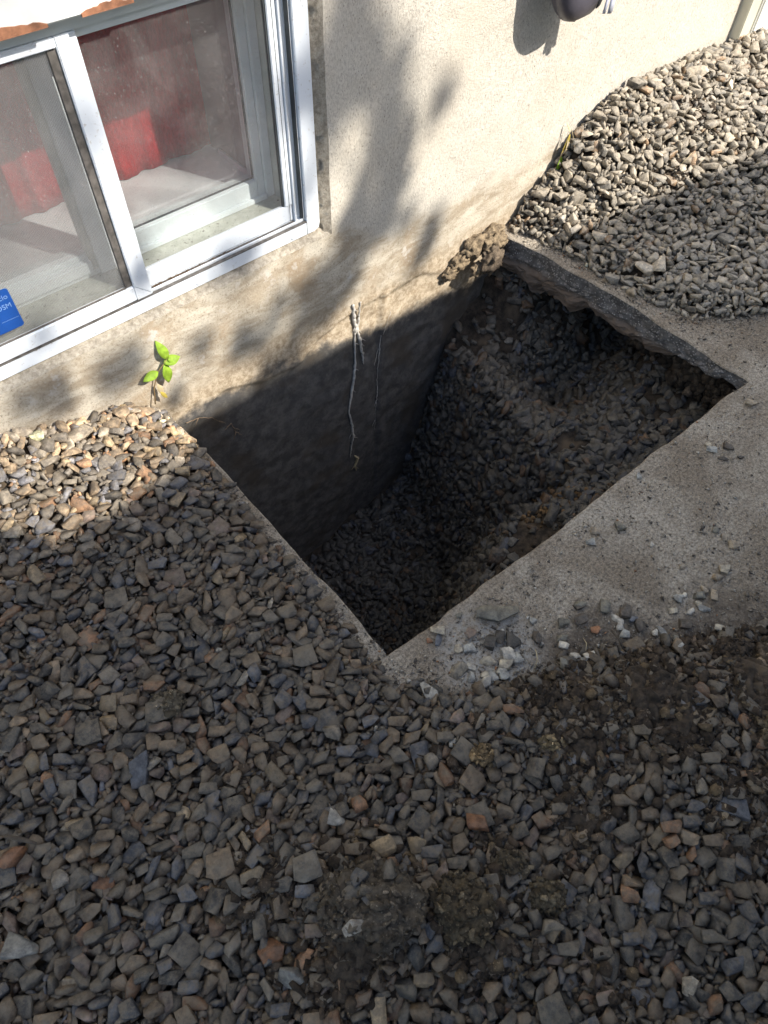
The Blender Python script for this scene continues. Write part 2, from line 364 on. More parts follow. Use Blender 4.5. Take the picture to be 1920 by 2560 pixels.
# keep to what the photograph (plus a margin) can see
cm = np.array(camo.matrix_world.inverted())
def seen(X, Y, Z, mg):
    P = np.stack([X, Y, Z, np.ones_like(X)], -1)@cm.T; z = -P[..., 2]
    return (z > .1) & (np.abs(P[..., 0]/z) < 960/1775*mg) & (np.abs(P[..., 1]/z) < 1280/1775*mg)
VIS = seen(XX, YY, TGT, 1.16) & (TGT > .004) & ~inhole(XX, YY, -.004)
H = np.where(VIS, np.maximum(TGT-.036, 0), TGT-.02)
H = np.maximum(H, 0)
H0 = H.copy()
placed = []
r_ = np.random.default_rng(5)
VAR_F = [variant(r_, sizes(r_, .0250)) for _ in range(320)] + [variant(r_, sizes(r_, .014)) for _ in range(130)]
VAR_R = [variant(r_, sizes(r_, .0275)) for _ in range(240)] + [variant(r_, sizes(r_, .016)) for _ in range(110)]
cells = np.argwhere(VIS); 
def try_place(vr, i, j, tol):
    h = vr['h']
    if i-h < 0 or j-h < 0 or i+h+1 > GW or j+h+1 > GH: return None
    s = H[i-h:i+h+1, j-h:j+h+1]; ok = vr['ok']; gap = (s-vr['B'])[ok]
    z = np.partition(gap, -3)[-3]-.0025 if gap.size > 4 else gap.max()
    if z+vr['top'] > TGT[i, j]+tol: return None
    s[ok] = np.maximum(s[ok], z+vr['T'][ok]); return z
bad = 0; tries = 0; N_MAX = 26000
MUDG = mud(XX, YY)
while len(placed) < N_MAX and bad < 700 and tries < 170000:
    tries += 1
    c = cells[r_.integers(len(cells), size=14)]
    dfc = TGT[c[:, 0], c[:, 1]]-H[c[:, 0], c[:, 1]]; k = int(dfc.argmax()); i, j = c[k]
    if dfc[k] < .0015: bad += 1; continue
    x, y = gx[i], gy[j]; right = x > .02
    V_ = VAR_R if right else VAR_F
    vi = r_.integers(len(V_)); vr = V_[vi]
    if MUDG[i, j] > .6 and vr['size'] > .03 and r_.random() < .5: bad += 0; continue
    if y+vr['h']*CELL*.8 > 0: 
        if y > -.006: continue
    z = try_place(vr, i, j, .016 if vr['size'] > .025 else .006)
    if z is None: bad += .12; continue
    bad = max(0, bad-1); placed.append((right, vi, x, y, z))
print('stones', len(placed), 'tries', tries)

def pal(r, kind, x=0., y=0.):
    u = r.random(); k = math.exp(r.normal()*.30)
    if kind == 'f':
        lit = max(0, 1-abs(y)/.35)*(x < -1.2)  # sun patch by the left wall put into the stone colours
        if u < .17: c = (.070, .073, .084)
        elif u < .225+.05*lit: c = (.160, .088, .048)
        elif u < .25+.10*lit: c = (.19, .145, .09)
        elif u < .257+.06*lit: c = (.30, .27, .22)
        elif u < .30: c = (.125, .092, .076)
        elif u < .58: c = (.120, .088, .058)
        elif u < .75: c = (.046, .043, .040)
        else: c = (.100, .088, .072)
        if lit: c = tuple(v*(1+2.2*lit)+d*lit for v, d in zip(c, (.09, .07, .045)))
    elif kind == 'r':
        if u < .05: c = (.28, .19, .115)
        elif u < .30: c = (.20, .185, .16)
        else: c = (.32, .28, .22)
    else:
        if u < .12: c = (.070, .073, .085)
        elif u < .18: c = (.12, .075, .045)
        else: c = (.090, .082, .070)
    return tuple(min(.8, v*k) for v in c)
def build(parts, name, mat, label, parent=None):
    """parts: (verts(local), faces, xyz, colour)"""
    nv = sum(len(p[0]) for p in parts); V = np.empty((nv, 3), np.float32); C = np.empty((nv, 3), np.float32); F = []; o = 0
    for v, f, p, c in parts:
        V[o:o+len(v)] = v+np.array(p); C[o:o+len(v)] = c; F.append(f+o); o += len(v)
    me = mesh_np(name, V, np.vstack(F), C); ob = link(name, me, mat, parent)
    if label: tag(ob, label, 'gravel' if 'gravel' in name else 'soil crumbs', kind='stuff')
    else: ob['kind'] = 'stuff'
    return ob
pf = []; pr = []
for right, vi, x, y, z in placed:
    vr = (VAR_R if right else VAR_F)[vi]
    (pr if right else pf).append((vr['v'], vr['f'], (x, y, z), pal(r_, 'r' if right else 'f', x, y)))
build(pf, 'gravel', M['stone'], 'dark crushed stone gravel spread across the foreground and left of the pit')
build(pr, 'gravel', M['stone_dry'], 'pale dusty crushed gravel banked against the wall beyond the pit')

# ------------------------------------------------------------------ ground sheets and soil under the gravel
g = bmesh.new()
for x0, x1, y0, y1 in ((-40, 40, -60, -2.75), (-40, -3.2, -2.75, 0), (2.6, 40, -2.75, 0), (-40, 40, 4.2, 30), (-40, -4.2, 0, 4.2), (1.3, 40, 0, 4.2)):
    vs = [g.verts.new(p) for p in ((x0, y0, .02), (x1, y0, .02), (x1, y1, .02), (x0, y1, .02))]; g.faces.new(vs)
o = from_bm('ground', g, M['earth']); o['kind'] = 'structure'; o['label'] = 'bare earth yard around the house'
def sheet(name, mask, Z, xs, ys, mat, kind, label, smooth=True):
    idx = -np.ones(mask.shape, int); idx[mask] = np.arange(mask.sum())
    q = mask[:-1, :-1] & mask[1:, :-1] & mask[1:, 1:] & mask[:-1, 1:]; a = np.argwhere(q)
    F = np.stack([idx[a[:, 0], a[:, 1]], idx[a[:, 0]+1, a[:, 1]], idx[a[:, 0]+1, a[:, 1]+1], idx[a[:, 0], a[:, 1]+1]], -1)
    X, Y = np.meshgrid(xs, ys, indexing='ij'); V = np.stack([X[mask], Y[mask], Z[mask]], -1)
    o = link(name, mesh_np(name, V, F, smooth=smooth), mat); o['kind'] = kind; o['label'] = label; return o
SS = 2
sx = gx[::SS]; sy = gy[::SS]; SX, SY = np.meshgrid(sx, sy, indexing='ij')
mk_ = mud(SX, SY); hh = Ht(SX, SY); far = ~(seen(SX, SY, hh, 1.16))
zz = hh-.034+mk_*.038+.012*fbm(SX, SY, 30, 20, 4)*(.3+mk_) + far*.012
zz = np.where(hh > .001, zz, -.03)
msk = (hh > .003) & ~inhole(SX, SY, .004)
zz = np.where(msk, np.maximum(zz, -.01), zz)
sheet('soil', msk, zz, sx, sy, M['soil'], 'structure', 'dark damp soil under and between the gravel')

# slab with the rectangular opening
def wobble(a, b, n, s, amp):
    out = []
    for i in range(n):
        t = i/n; p = Vector(a).lerp(Vector(b), t); d = (Vector(b)-Vector(a)).normalized(); nn = Vector((-d.y, d.x, 0))
        out.append(p+nn*amp*float(fbm(p.x+s, p.y, 9, 30, 5)))
    return out
inner = wobble((HX0, 0, 0), (HX0-.012, HY0+.02, 0), 60, 0, .012)+wobble((HX0-.012, HY0+.02, 0), (HX1, HY0-.012, 0), 90, 3, .012)+wobble((HX1, HY0-.012, 0), (HX1, -.46, 0), 30, 7, .012)+wobble((HX1, -.46, 0), (.062, -.2, 0), 15, 7, .012)+wobble((.062, -.2, 0), (.024, 0, 0), 15, 7, .010)+[Vector((.024, 0, 0))]
# slab outline: the house wall closes the opening on the far side
outer = [Vector(p) for p in ((2.6, 0, 0), (2.6, -2.75, 0), (-3.2, -2.75, 0), (-3.2, 0, 0))]
ring = inner+outer
bm = bmesh.new(); top = [bm.verts.new(p) for p in ring]; n0 = len(ring)
es = [bm.edges.new((top[i], top[(i+1) % n0])) for i in range(n0)]
bmesh.ops.triangle_fill(bm, use_beauty=True, use_dissolve=False, edges=es)
ni = len(inner)
ch = []
for k, (dz, ins) in enumerate(((-.0035, .0035), (-.085, .002))):
    lv = []
    for i, p in enumerate(inner):
        cx = (HX0+HX1)/2; d = Vector((1 if i < 60 else (-1 if i >= 150 else 0), 1 if 60 <= i < 150 else 0, 0))
        lv.append(bm.verts.new(p+d*ins+Vector((0, 0, dz))))
    ch.append(lv)
for i in range(ni-1):
    bm.faces.new((top[i], top[i+1], ch[0][i+1], ch[0][i])); 
bmesh.ops.recalc_face_normals(bm, faces=bm.faces)
slab = from_bm('concrete_slab', bm, M['slab']); slab['kind'] = 'structure'; slab['label'] = 'worn dusty concrete slab with a rectangular opening cut beside the house'
bm = bmesh.new()
# cut faces on the three sides (own colour: bare aggregate), ragged underside on the far side
rows = 22
def cutface(a, b, depthf, rag):
    grid = []
    for i in range(a, b):
        p = inner[i]; d = Vector((1 if i < 60 else (-1 if i >= 150 else 0), 1 if 60 <= i < 150 else 0, 0)); col = []
        dep = depthf(p)
        for k in range(rows):
            t = k/(rows-1); z = -.0035-t*dep
            off = .0035-.05*max(0, t-.6)*2.2*rag + .018*rag*float(fbm(p.y*1+p.x, z*3, 22, 40, 4))*min(1, t*2.2)+.016*rag*abs(float(fbm(p.y+p.x, z*2.2, 60, 46, 3)))*sm(.25, .6, t)
            col.append(bm.verts.new(p+d*off+Vector((0, 0, z))))
        # underside going back below the slab
        for e in (.05, .12, .3): col.append(bm.verts.new(p-d*e+Vector((0, 0, -dep+.03*float(fbm(p.y+e, p.x, 14, 41, 3))*rag))))
        grid.append(col)
    for i in range(len(grid)-1):
        for k in range(len(grid[0])-1): bm.faces.new((grid[i][k], grid[i][k+1], grid[i+1][k+1], grid[i+1][k]))
cutface(0, 60, lambda p: .085, .2); cutface(61, 149, lambda p: .085, .3)
def dfar(p): 
    d = float(np.interp(-p.y, [0, .06, .15, .26, .33, .42, .56, .7, .8, .95], [.11, .15, .16, .135, .165, .125, .135, .10, .075, .055]))
    return d+.05*float(fbm(p.y, 0, 16, 44, 4))+.022*float(fbm(p.y, 2, 60, 47, 3))
cutface(150, ni, dfar, 1.)
bmesh.ops.recalc_face_normals(bm, faces=bm.faces)
cf = from_bm('cut_edge', bm, M['cut'], slab); cf['kind'] = 'structure'

# pit surface + its stones
px_ = np.arange(-1.42, .6, .012); py_ = np.arange(-1.25, .013, .012); PX, PY = np.meshgrid(px_, py_, indexing='ij'); PZ = pitz(PX, PY)
sheet('pit_soil', np.ones_like(PX, bool), PZ, px_, py_, M['soil'], 'structure', 'dark earth sides and floor of the excavated pit')
pp = []; r_ = np.random.default_rng(8)
occ = {}
for _ in range(150000):
    x = r_.uniform(-1.3, .45); y = r_.uniform(-1.0, -.01); z = float(pitz(x, y)); e = .01
    dzx = (float(pitz(x+e, y))-z)/e; dzy = (float(pitz(x, y+e))-z)/e; area = math.sqrt(1+dzx*dzx+dzy*dzy)
    if r_.random() > area/6: continue
    if z > -.155: continue
    deep = sm(-.55, -1.0, z); s = sizes(r_, .026-.004*deep)
    key = (int(x/.0115), int(y/.0115), int(z/.0115))
    if key in occ: continue
    occ[key] = 1
    dirt = fbm(x, y, 6, 60, 3)+.55*math.exp(-((x+.38)**2+(y+.72)**2)/.006)
    if dirt > .34 and r_.random() < .85: continue
    nrm = Vector((-dzx, -dzy, 1)).normalized(); Q = np.array(nrm.to_track_quat('Z', 'Y').to_matrix())@rotm(r_, 1.2)
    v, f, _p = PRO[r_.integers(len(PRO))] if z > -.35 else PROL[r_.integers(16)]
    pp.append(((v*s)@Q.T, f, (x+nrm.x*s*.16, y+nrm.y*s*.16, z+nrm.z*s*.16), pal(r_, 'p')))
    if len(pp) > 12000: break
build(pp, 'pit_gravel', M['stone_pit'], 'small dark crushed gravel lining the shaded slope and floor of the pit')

# ------------------------------------------------------------------ crumbs, grit and clods
def blob(seed, sub=2, amp=.35, fr=2.2, sq=(1, 1, 1)):
    bm = bmesh.new(); bmesh.ops.create_icosphere(bm, subdivisions=sub, radius=.5)
    for v in bm.verts:
        d = v.co.normalized(); o = Vector((seed*7.1, seed, 0)); k = 1+amp*(mn.noise(d*fr+o)*.9+mn.noise(d*fr*2.3+o)*.45)
        if sub > 2: k += .10*mn.noise(d*9+o)+.07*abs(mn.noise(d*19+o))+.05*mn.noise(d*37+o)
        v.co = Vector((d.x*sq[0], d.y*sq[1], d.z*sq[2]))*.5*k
    bm.verts.ensure_lookup_table(); v = np.array([x.co[:] for x in bm.verts]); f = np.array([[q.index for q in x.verts] for x in bm.faces]); bm.free(); return v, f
BL2 = [blob(s, 2, .45, 2.6) for s in range(14)]; BL1 = [blob(s+30, 1, .4, 3) for s in range(10)]
def hat(x, y):
    i = int((x-GX0)/CELL); j = int((y-GY0)/CELL)
    return float(H[min(max(i, 0), GW-1), min(max(j, 0), GH-1)])
soilz = lambda x, y: float(np.interp(0, [0], [0]))
cr = []; r_ = np.random.default_rng(9)
vm = np.argwhere(VIS & (MUDG > .12)); cnt = 0
for i, j in vm[r_.integers(len(vm), size=60000)]:
    mu = MUDG[i, j]
    if r_.random() > mu**1.2: continue
    x = gx[i]+r_.uniform(-.002, .002); y = gy[j]; s = float(np.clip(r_.lognormal(math.log(.0052), .5), .0025, .02))
    zs = Ht(x, y)-.034+mu*.038; z = max(float(zs), min(H[i, j], float(zs)+.02)-.004)
    v, f = BL2[r_.integers(10)] if s > .019 else PROL[r_.integers(16)][:2]
    s *= 1.15
    b = math.exp(r_.normal()*.3); c = np.array((.060, .046, .034))*b if r_.random() < .85 else np.array((.13, .098, .062))
    Q = np.array(Matrix.Rotation(r_.uniform(0, 6.28), 3, 'Z')); cr.append(((v*s)@Q.T, f, (x, y, float(z)+s*.2), c)); cnt += 1
    if cnt > 19000: break
# clods along the pit lip, under the slab edge
for _ in range(900):
    x = r_.uniform(-1.0, -.45); y = -.945+abs(r_.normal())*.03+.01; s = r_.uniform(.005, .018)
    z = max(float(pitz(x, y)), -.30) - r_.uniform(0, .05)
    cr.append((BL2[r_.integers(10)][0]*s, BL2[0][1], (x, y+.02, z), np.array((.085, .064, .044))*math.exp(r_.normal()*.25)))
for _ in range(1300):
    x = -.40+r_.normal()*.05; y = -.72+r_.normal()*.05+(-.25*(x+.40)); s = r_.uniform(.005, .02); z = float(pitz(x, y))
    cr.append((BL1[r_.integers(10)][0]*s, BL1[0][1], (x, y, z+s*.3), np.array((.17, .11, .058))*math.exp(r_.normal()*.25)))
for _ in range(900):
    x = .12+abs(r_.normal())*.06; y = r_.uniform(-.93, -.55); s = r_.uniform(.01, .04); z = r_.uniform(-.2, -.09)
    if y > -.72 and x < .16: continue
    cr.append((BL2[r_.integers(10)][0]*s, BL2[0][1], (x, y, z), np.array((.065, .052, .04))*math.exp(r_.normal()*.35)))
build(cr, 'soil_crumbs', M['clod'], 'black brown soil crumbs scattered through the muddy parts of the gravel')
# finely broken mud where the earth covers the stones
fm = (MUDG > .10) & VIS; FZ = TGT-.034+MUDG*.040+.016*fbm(XX, YY, 30, 20, 3)*(.3+MUDG)+.018*np.abs(fbm(XX, YY, 60, 24, 4))*MUDG
sheet('mud', fm, FZ, gx, gy, M['soil'], 'stuff', 'broken black mud covering parts of the gravel', False)
gt = []
def tetra(r):
    v = r.normal(size=(5, 3)); v /= np.linalg.norm(v, axis=1)[:, None]; v *= .5*np.array([1, .8, .45]); bm = bmesh.new()
    for p in v: bm.verts.new(p)
    bmesh.ops.convex_hull(bm, input=bm.verts)
    for q in [q for q in bm.verts if not q.link_faces]: bm.verts.remove(q)
    bmesh.ops.triangulate(bm, faces=bm.faces); bm.verts.index_update(); bm.verts.ensure_lookup_table()
    a = np.array([x.co[:] for x in bm.verts]); f = np.array([[q.index for q in x.verts] for x in bm.faces]); bm.free(); return a, f
TT = [tetra(r_) for _ in range(24)]
for _ in range(150000):
    x = r_.uniform(-1.3, .9); y = r_.uniform(-1.9, -.02)
    if inhole(x, y, .006) or not bool(seen(np.array(x), np.array(y), np.array(0.), 1.08)): continue
    a = float(dfront(x, y)); b = float(dright(x, y)) if y > -.95 else -1
    near = max(a, b if x > .05 else -1)
    if near > .05: continue
    p = .16+.84*math.exp(min(near, 0)/.07)+.9*math.exp(-((x+1.05)**2+(y+1.08)**2)/.006)
    p *= .6+1.2*max(0, float(fbm(x, y, 7, 70, 3))+.25)
    if r_.random() > p: continue
    s = float(np.clip(r_.lognormal(math.log(.0046), .55), .002, .017)); u = r_.random()
    c = (.40, .375, .33) if u < .38 else ((.21, .18, .145) if u < .75 else ((.06, .05, .042) if u < .96 else (.26, .13, .06)))
    v, f = TT[r_.integers(24)]; Q = np.array(Matrix.Rotation(r_.uniform(0, 6.28), 3, 'Z'))
    gt.append(((v*s)@Q.T, f, (x, y, s*.22), np.array(c)*math.exp(r_.normal()*.2)))
    if len(gt) > 24000: break
gm = stone_mat('grit_stone', (.3, .27, .22), .2)
o = build(gt, 'gravel_grit', gm, 'fine grit and tiny chips dusted over the concrete slab')
# ------------------------------------------------------------------ loose stones on the slab, each one its own
TONE = dict(c=(.42, .37, .285), w=(.50, .47, .41), g=(.32, .32, .30), b=(.12, .13, .155), o=(.165, .155, .125), e=(.085, .068, .052), d=(.055, .047, .038), t=(.30, .25, .185), r=(.28, .13, .06), p=(.21, .155, .12))
sm_ = {k: stone_mat('stone_'+k, tuple(.3*a+.7*b for a, b in zip((.3, .27, .22), TONE[k])), .35) for k in TONE}
SMN = dict(c='cream', w='white', g='grey', b='blue_grey', o='olive', e='dark_brown', d='blackish', t='tan', r='rust', p='pinkish')
for k in TONE: sm_[k].name = SMN[k]+'_stone'
def stone_obj(name, x, y, w, h, k, label, cat, group, z=0., hz=None, seed=None, clod=False, rot=-.71, tilt=.12, dim=1.):
    i = seed if seed is not None else stone_obj.n; stone_obj.n += 1
    if clod: v, f = blob(i+90, 4 if w < .1 else 5, .36, 2.2); v = v.copy()
    else: v, f, _ = PRO[i % len(PRO)]; v = v.copy()
    v -= (v.max(0)+v.min(0))/2; d = v.max(0)-v.min(0); hz = hz or min(w, h)*.55
    v = v/d*np.array([w, h, hz])
    Q = np.array(Matrix.Rotation(rot+random.uniform(-.35, .35)*(not clod), 3, 'Z') @ Matrix.Rotation(random.uniform(-tilt, tilt), 3, 'X')); v = v@Q.T
    v[:, 2] -= v[:, 2].min()+.0012
    me = mesh_np(name, v, f, np.array(TONE[k])*dim if not clod else np.array(clod)); o = link(name, me, sm_[k] if not clod else M['clod']); o.location = (x, y, z)
    return tag(o, label, cat, group)
stone_obj.n = 0
LOOSE=[(-1.138, -0.943, 0.032, 0.023, 'c','broad cream flat stone lying right beside the near rim of the pit'),
(-1.167, -0.949, 0.013, 0.011, 'r','tiny orange chip lying just below the cream stone at the pit rim'),
(-1.151, -0.96, 0.017, 0.03, 'b','blue grey pointed stone beside the tiny orange chip near the pit corner'),
(-1.089, -0.997, 0.023, 0.025, 'p','squarish pinkish brown stone lying below the large muddy flat fragment'),
(-1.068, -1.037, 0.024, 0.039, 'd','leftmost of the three dark lumps under the muddy flat fragment'),
(-1.047, -1.045, 0.021, 0.035, 'd','middle one of the three dark lumps under the muddy flat fragment'),
(-1.026, -1.07, 0.034, 0.036, 'd','largest and rightmost of the three dark lumps under the muddy flat fragment'),
(-0.983, -1.099, 0.023, 0.03, 'e','dark brown wedge standing alone on the pale dusty concrete'),
(-1.032, -1.039, 0.014, 0.017, 'w','thin white sliver leaning on the dark lumps below the muddy fragment'),
(-1.112, -1.02, 0.031, 0.02, 'g','long pale blue grey flake with a dark spot on the dusty concrete'),
(-1.135, -1.004, 0.018, 0.02, 'c','small cream pebble left of the long pale blue grey flake'),
(-1.058, -1.085, 0.03, 0.029, 'w','pale angular stone with a notch at the top of the pale heap'),
(-1.05, -1.106, 0.023, 0.023, 'g','light grey stone touching the right side of the notched pale stone'),
(-1.104, -1.066, 0.037, 0.021, 'c','wide cream stone with concave upper edge in the pale heap'),
(-1.08, -1.096, 0.028, 0.023, 'c','rounded cream stone under the notched pale stone in the heap'),
(-1.098, -1.1, 0.025, 0.022, 'w','pale stone wedged beneath the rounded cream stone'),
(-1.098, -1.111, 0.025, 0.03, 'g','tall smooth light blue grey stone at the right of the pale heap'),
(-1.14, -1.053, 0.022, 0.014, 'w','short white topped bar of stone left of the pale heap'),
(-1.13, -1.082, 0.026, 0.014, 'c','flat cream slice lying across the middle of the pale heap'),
(-1.142, -1.095, 0.023, 0.032, 'w','pale flat stone with a small dark hole at the foot of the heap'),
(-1.121, -1.098, 0.021, 0.029, 'g','upright grey slab beside the pale stone with a hole'),
(-1.158, -1.068, 0.017, 0.022, 'g','grey domed stone at the left foot of the pale heap'),
(-0.958, -1.066, 0.017, 0.017, 'g','small round light grey pebble alone on the concrete'),
(-0.91, -1.115, 0.026, 0.023, 'o','grey brown stone left of the dark slanting shard'),
(-0.875, -1.132, 0.031, 0.027, 'e','dark slanting shard lying below the dark flat chip'),
(-0.849, -1.108, 0.027, 0.017, 'e','dark flat chip nearest the middle of the bare concrete'),
(-0.939, -1.136, 0.026, 0.017, 'o','thin brown flake above the white oval pebble'),
(-0.95, -1.149, 0.023, 0.016, 'w','white oval pebble lying beside the thin straw'),
(-0.972, -1.162, 0.017, 0.026, 'e','brown upright chip below the white oval pebble'),
(-0.953, -1.186, 0.023, 0.024, 'w','round white pebble with fine speckles at the soil margin'),
(-0.932, -1.202, 0.028, 0.015, 'w','flat white stone lying behind the round speckled white pebble'),
(-0.943, -1.21, 0.031, 0.019, 'g','wide pale grey stone in front of the flat white stone'),
(-0.929, -1.189, 0.023, 0.026, 'd','dark wedge leaning over the flat white stone'),
(-0.993, -1.177, 0.017, 0.029, 'o','dull grey block half sunk at the edge of the black soil'),
(-1.076, -0.947, 0.015, 0.013, 'o','small olive chip on the concrete near the muddy flat fragment'),
(-0.662, -1.001, 0.023, 0.021, 't','tan stone nearest the long rim of the pit'),
(-0.697, -1.014, 0.021, 0.021, 'g','pale grey chip just below the tan stone near the rim'),
(-0.605, -1.032, 0.023, 0.023, 'o','dark olive stone with a shadowed side near the pit rim'),
(-0.586, -1.114, 0.011, 0.016, 'w','tiny white pointed chip alone in the middle of the concrete'),
(0.003, -1.009, 0.032, 0.024, 't','tan flat stone on the concrete near the far corner of the pit'),
(-0.216, -1.019, 0.015, 0.017, 'c','small cream triangle touching a grey oval stone'),
(-0.223, -1.036, 0.027, 0.019, 'g','grey oval stone touching a small cream triangle'),
(-0.177, -1.06, 0.03, 0.023, 'e','dark smooth stone with a tan end right of the grey oval'),
(-0.224, -1.074, 0.03, 0.013, 'e','low dark splinter below the dark smooth stone'),
(-0.183, -1.1, 0.023, 0.012, 'e','reddish dark sliver beside the low dark splinter'),
(-0.443, -0.965, 0.015, 0.019, 'g','greenish grey triangle close to the pit rim'),
(-0.433, -1.19, 0.017, 0.016, 'o','small grey cube shaped stone above a tan pair'),
(-0.433, -1.217, 0.014, 0.019, 't','smaller upper stone of the tan pair on the concrete'),
(-0.434, -1.246, 0.026, 0.021, 't','larger lower stone of the tan pair on the concrete'),
(-0.58, -1.199, 0.021, 0.015, 't','tan wedge at the top of the dark damp patch'),
(-0.511, -1.269, 0.024, 0.027, 'c','blocky pale cream stone right of the dark damp patch'),
(-0.543, -1.27, 0.024, 0.024, 't','tan stone with bright face just below the blocky cream stone'),
(-0.591, -1.271, 0.015, 0.02, 't','small tan cube above a grey stone by the damp patch'),
(-0.588, -1.293, 0.019, 0.029, 't','upright tan block right of the small tan cube'),
(-0.616, -1.269, 0.028, 0.02, 'o','grey green wedge left of the upright tan block'),
(-0.667, -1.281, 0.023, 0.015, 'w','white slab shaped chip under the grey green wedge'),
(-0.635, -1.298, 0.026, 0.017, 'g','pale blue flake slanting beside the white slab shaped chip'),
(-0.641, -1.247, 0.015, 0.013, 'w','small white pebble at the left foot of the damp patch'),
(-0.659, -1.246, 0.023, 0.023, 'g','light grey broken piece under the small white pebble'),
(-0.634, -1.284, 0.014, 0.017, 'c','small cream piece between the wedge and the pale blue flake'),
(-0.695, -1.254, 0.02, 0.017, 'c','cream shard left of the white slab shaped chip'),
(-0.702, -1.292, 0.027, 0.026, 'e','dark stone with a rust brown top near the soil margin'),
(-0.845, -1.108, 0.027, 0.02, 'o','dark flat chip lying left of the tall olive grey stone'),
(-0.806, -1.148, 0.023, 0.035, 'o','tall olive grey stone on the dusty concrete'),
(-0.781, -1.185, 0.026, 0.035, 'e','dark brown lump right of the tall olive grey stone'),
(-0.809, -1.186, 0.031, 0.016, 'w','long white stone under the dark brown lump'),
(-0.78, -1.21, 0.02, 0.02, 'b','smooth blue grey stone right of the long white stone'),
(-0.786, -1.231, 0.025, 0.029, 'e','dark wedge with an orange upper corner'),
(-0.819, -1.2, 0.017, 0.02, 'w','small white cube under the long white stone'),
(-0.825, -1.218, 0.021, 0.021, 'g','pale grey block at the bottom of the white cluster'),
(-0.77, -1.261, 0.014, 0.018, 'w','white rhombus shaped pebble right of the orange cornered wedge'),
(-0.754, -1.267, 0.014, 0.023, 'g','grey upright chip touching the white rhombus pebble'),
(-0.767, -1.284, 0.015, 0.021, 'w','white block just below the grey upright chip'),
(-0.755, -1.306, 0.021, 0.018, 'o','olive oval pebble right of the white block'),
(-0.771, -1.316, 0.017, 0.018, 'w','whitish round pebble under the olive oval pebble'),
(-0.869, -1.172, 0.023, 0.019, 'r','rust orange block beside a twig at the soil margin'),
(-0.669, -1.347, 0.021, 0.019, 'c','cream chunk at the soil margin on the right side')]
for x, y, w_, h_, k, lab in LOOSE:
    z = 0.
    if float(dfront(x, y)) > -.01: z = max(0, hat(x, y)-.006)
    stone_obj('stone', x, y, w_, h_, k, lab, 'stone', 'loose stones lying on the concrete', z)
# the large muddy fragment
o = stone_obj('stone_fragment', -1.013, -1.004, .098, .040, 'o', 'large flat muddy stone fragment lying alone on the concrete near the front pit corner', 'stone', 'loose stones lying on the concrete', 0, .026, 3)
FG = [(-2.075, -.925, .055, .04, 'g', 'large brown stone with a bright white face at the lower left of the gravel'),
 (-1.766, -1.256, .05, .034, 'g', 'light stone with white streak low in the gravel beside the big clod'),
 (-2.03, -.79, .052, .032, 'r', 'orange rust stone at the left edge of the gravel'),
 (-1.927, -.925, .042, .034, 'r', 'small square orange stone in the lower left gravel'),
 (-1.61, -1.161, .045, .034, 't', 'smooth yellow tan pebble just above the big muddy clod'),
 (-2.04, -1.036, .052, .04, 't', 'oval olive tan stone near the bottom left corner of the gravel'),
 (-1.332, -1.497, .05, .03, 'p', 'pinkish red wedge in the lower right gravel'),
 (-1.388, -1.485, .042, .03, 't', 'ochre rounded stone below the pinkish red wedge'),
 (-1.784, -.799, .036, .065, 'b', 'long upright blue grey slab in the left gravel'),
 (-1.906, -1.036, .040, .075, 'b', 'long dark rectangular stone in the bottom left gravel'),
 (-1.555, -1.109, .032, .03, 'w', 'small whitish quartz stone above the big muddy clod'),
 (-1.365, -1.283, .042, .034, 'r', 'bright orange stone right of the big muddy clod'),
 (-.987, -1.57, .07, .045, 'b', 'wide blue grey stone at the right edge of the gravel'),
 (-1.77, -1.20, .045, .04, 'r', 'rust brown stone left below the big muddy clod'),
 (-1.255, -1.04, .028, .045, 'w', 'pale pointed stone on the dark gravel below the front pit corner'),
 (-1.17, -1.04, .05, .035, 'c', 'cream stone with pinkish end at the edge of the gravel by the slab'),
 (-1.205, -1.02, .055, .026, 'o', 'flat pale olive stone on the gravel edge by the slab')]
for x, y, w_, h_, k, lab in FG:
    stone_obj('stone', x, y, w_, h_, k, lab, 'stone', 'conspicuous stones in the dark gravel', hat(x, y)-.012, tilt=.5, dim=.55)
CL = [(-1.600, -1.262, .185, .135, .075, (.095, .080, .062), 'biggest muddy clod of soil and chips in the foreground gravel'),
 (-1.487, -1.362, .105, .12, .06, (.085, .068, .045), 'ochre brown clod touching the right side of the biggest clod'),
 (-1.372, -1.372, .075, .05, .035, (.095, .078, .054), 'flat brown clod in the gravel right of the ochre brown clod'),
 (-1.358, -1.448, .075, .055, .04, (.10, .082, .055), 'lumpy brown clod above the pinkish red wedge'),
 (-1.677, -.723, .065, .055, .038, (.11, .095, .07), 'round crumbly clod in the gravel left of the pit'),
 (-1.27, -1.20, .05, .04, .03, (.19, .14, .08), 'small yellow brown clod in the middle of the gravel'),
 (-1.15, -1.28, .05, .035, .03, (.21, .165, .10), 'pale yellowish clod at the lower side of the black soil patch'),
 (-.80, -1.56, .095, .07, .05, (.14, .115, .08), 'tan crumbly clod at the right edge of the gravel'),
 (-1.08, -1.215, .07, .05, .03, (.05, .040, .031), 'black brown clod at the top of the black soil patch'),
 (-.84, -1.30, .09, .05, .03, (.062, .047, .034), 'long dark clod at the soil margin right of the twig'),
 (-.70, -1.40, .085, .055, .035, (.058, .045, .034), 'dark clod at the right end of the soil margin')]
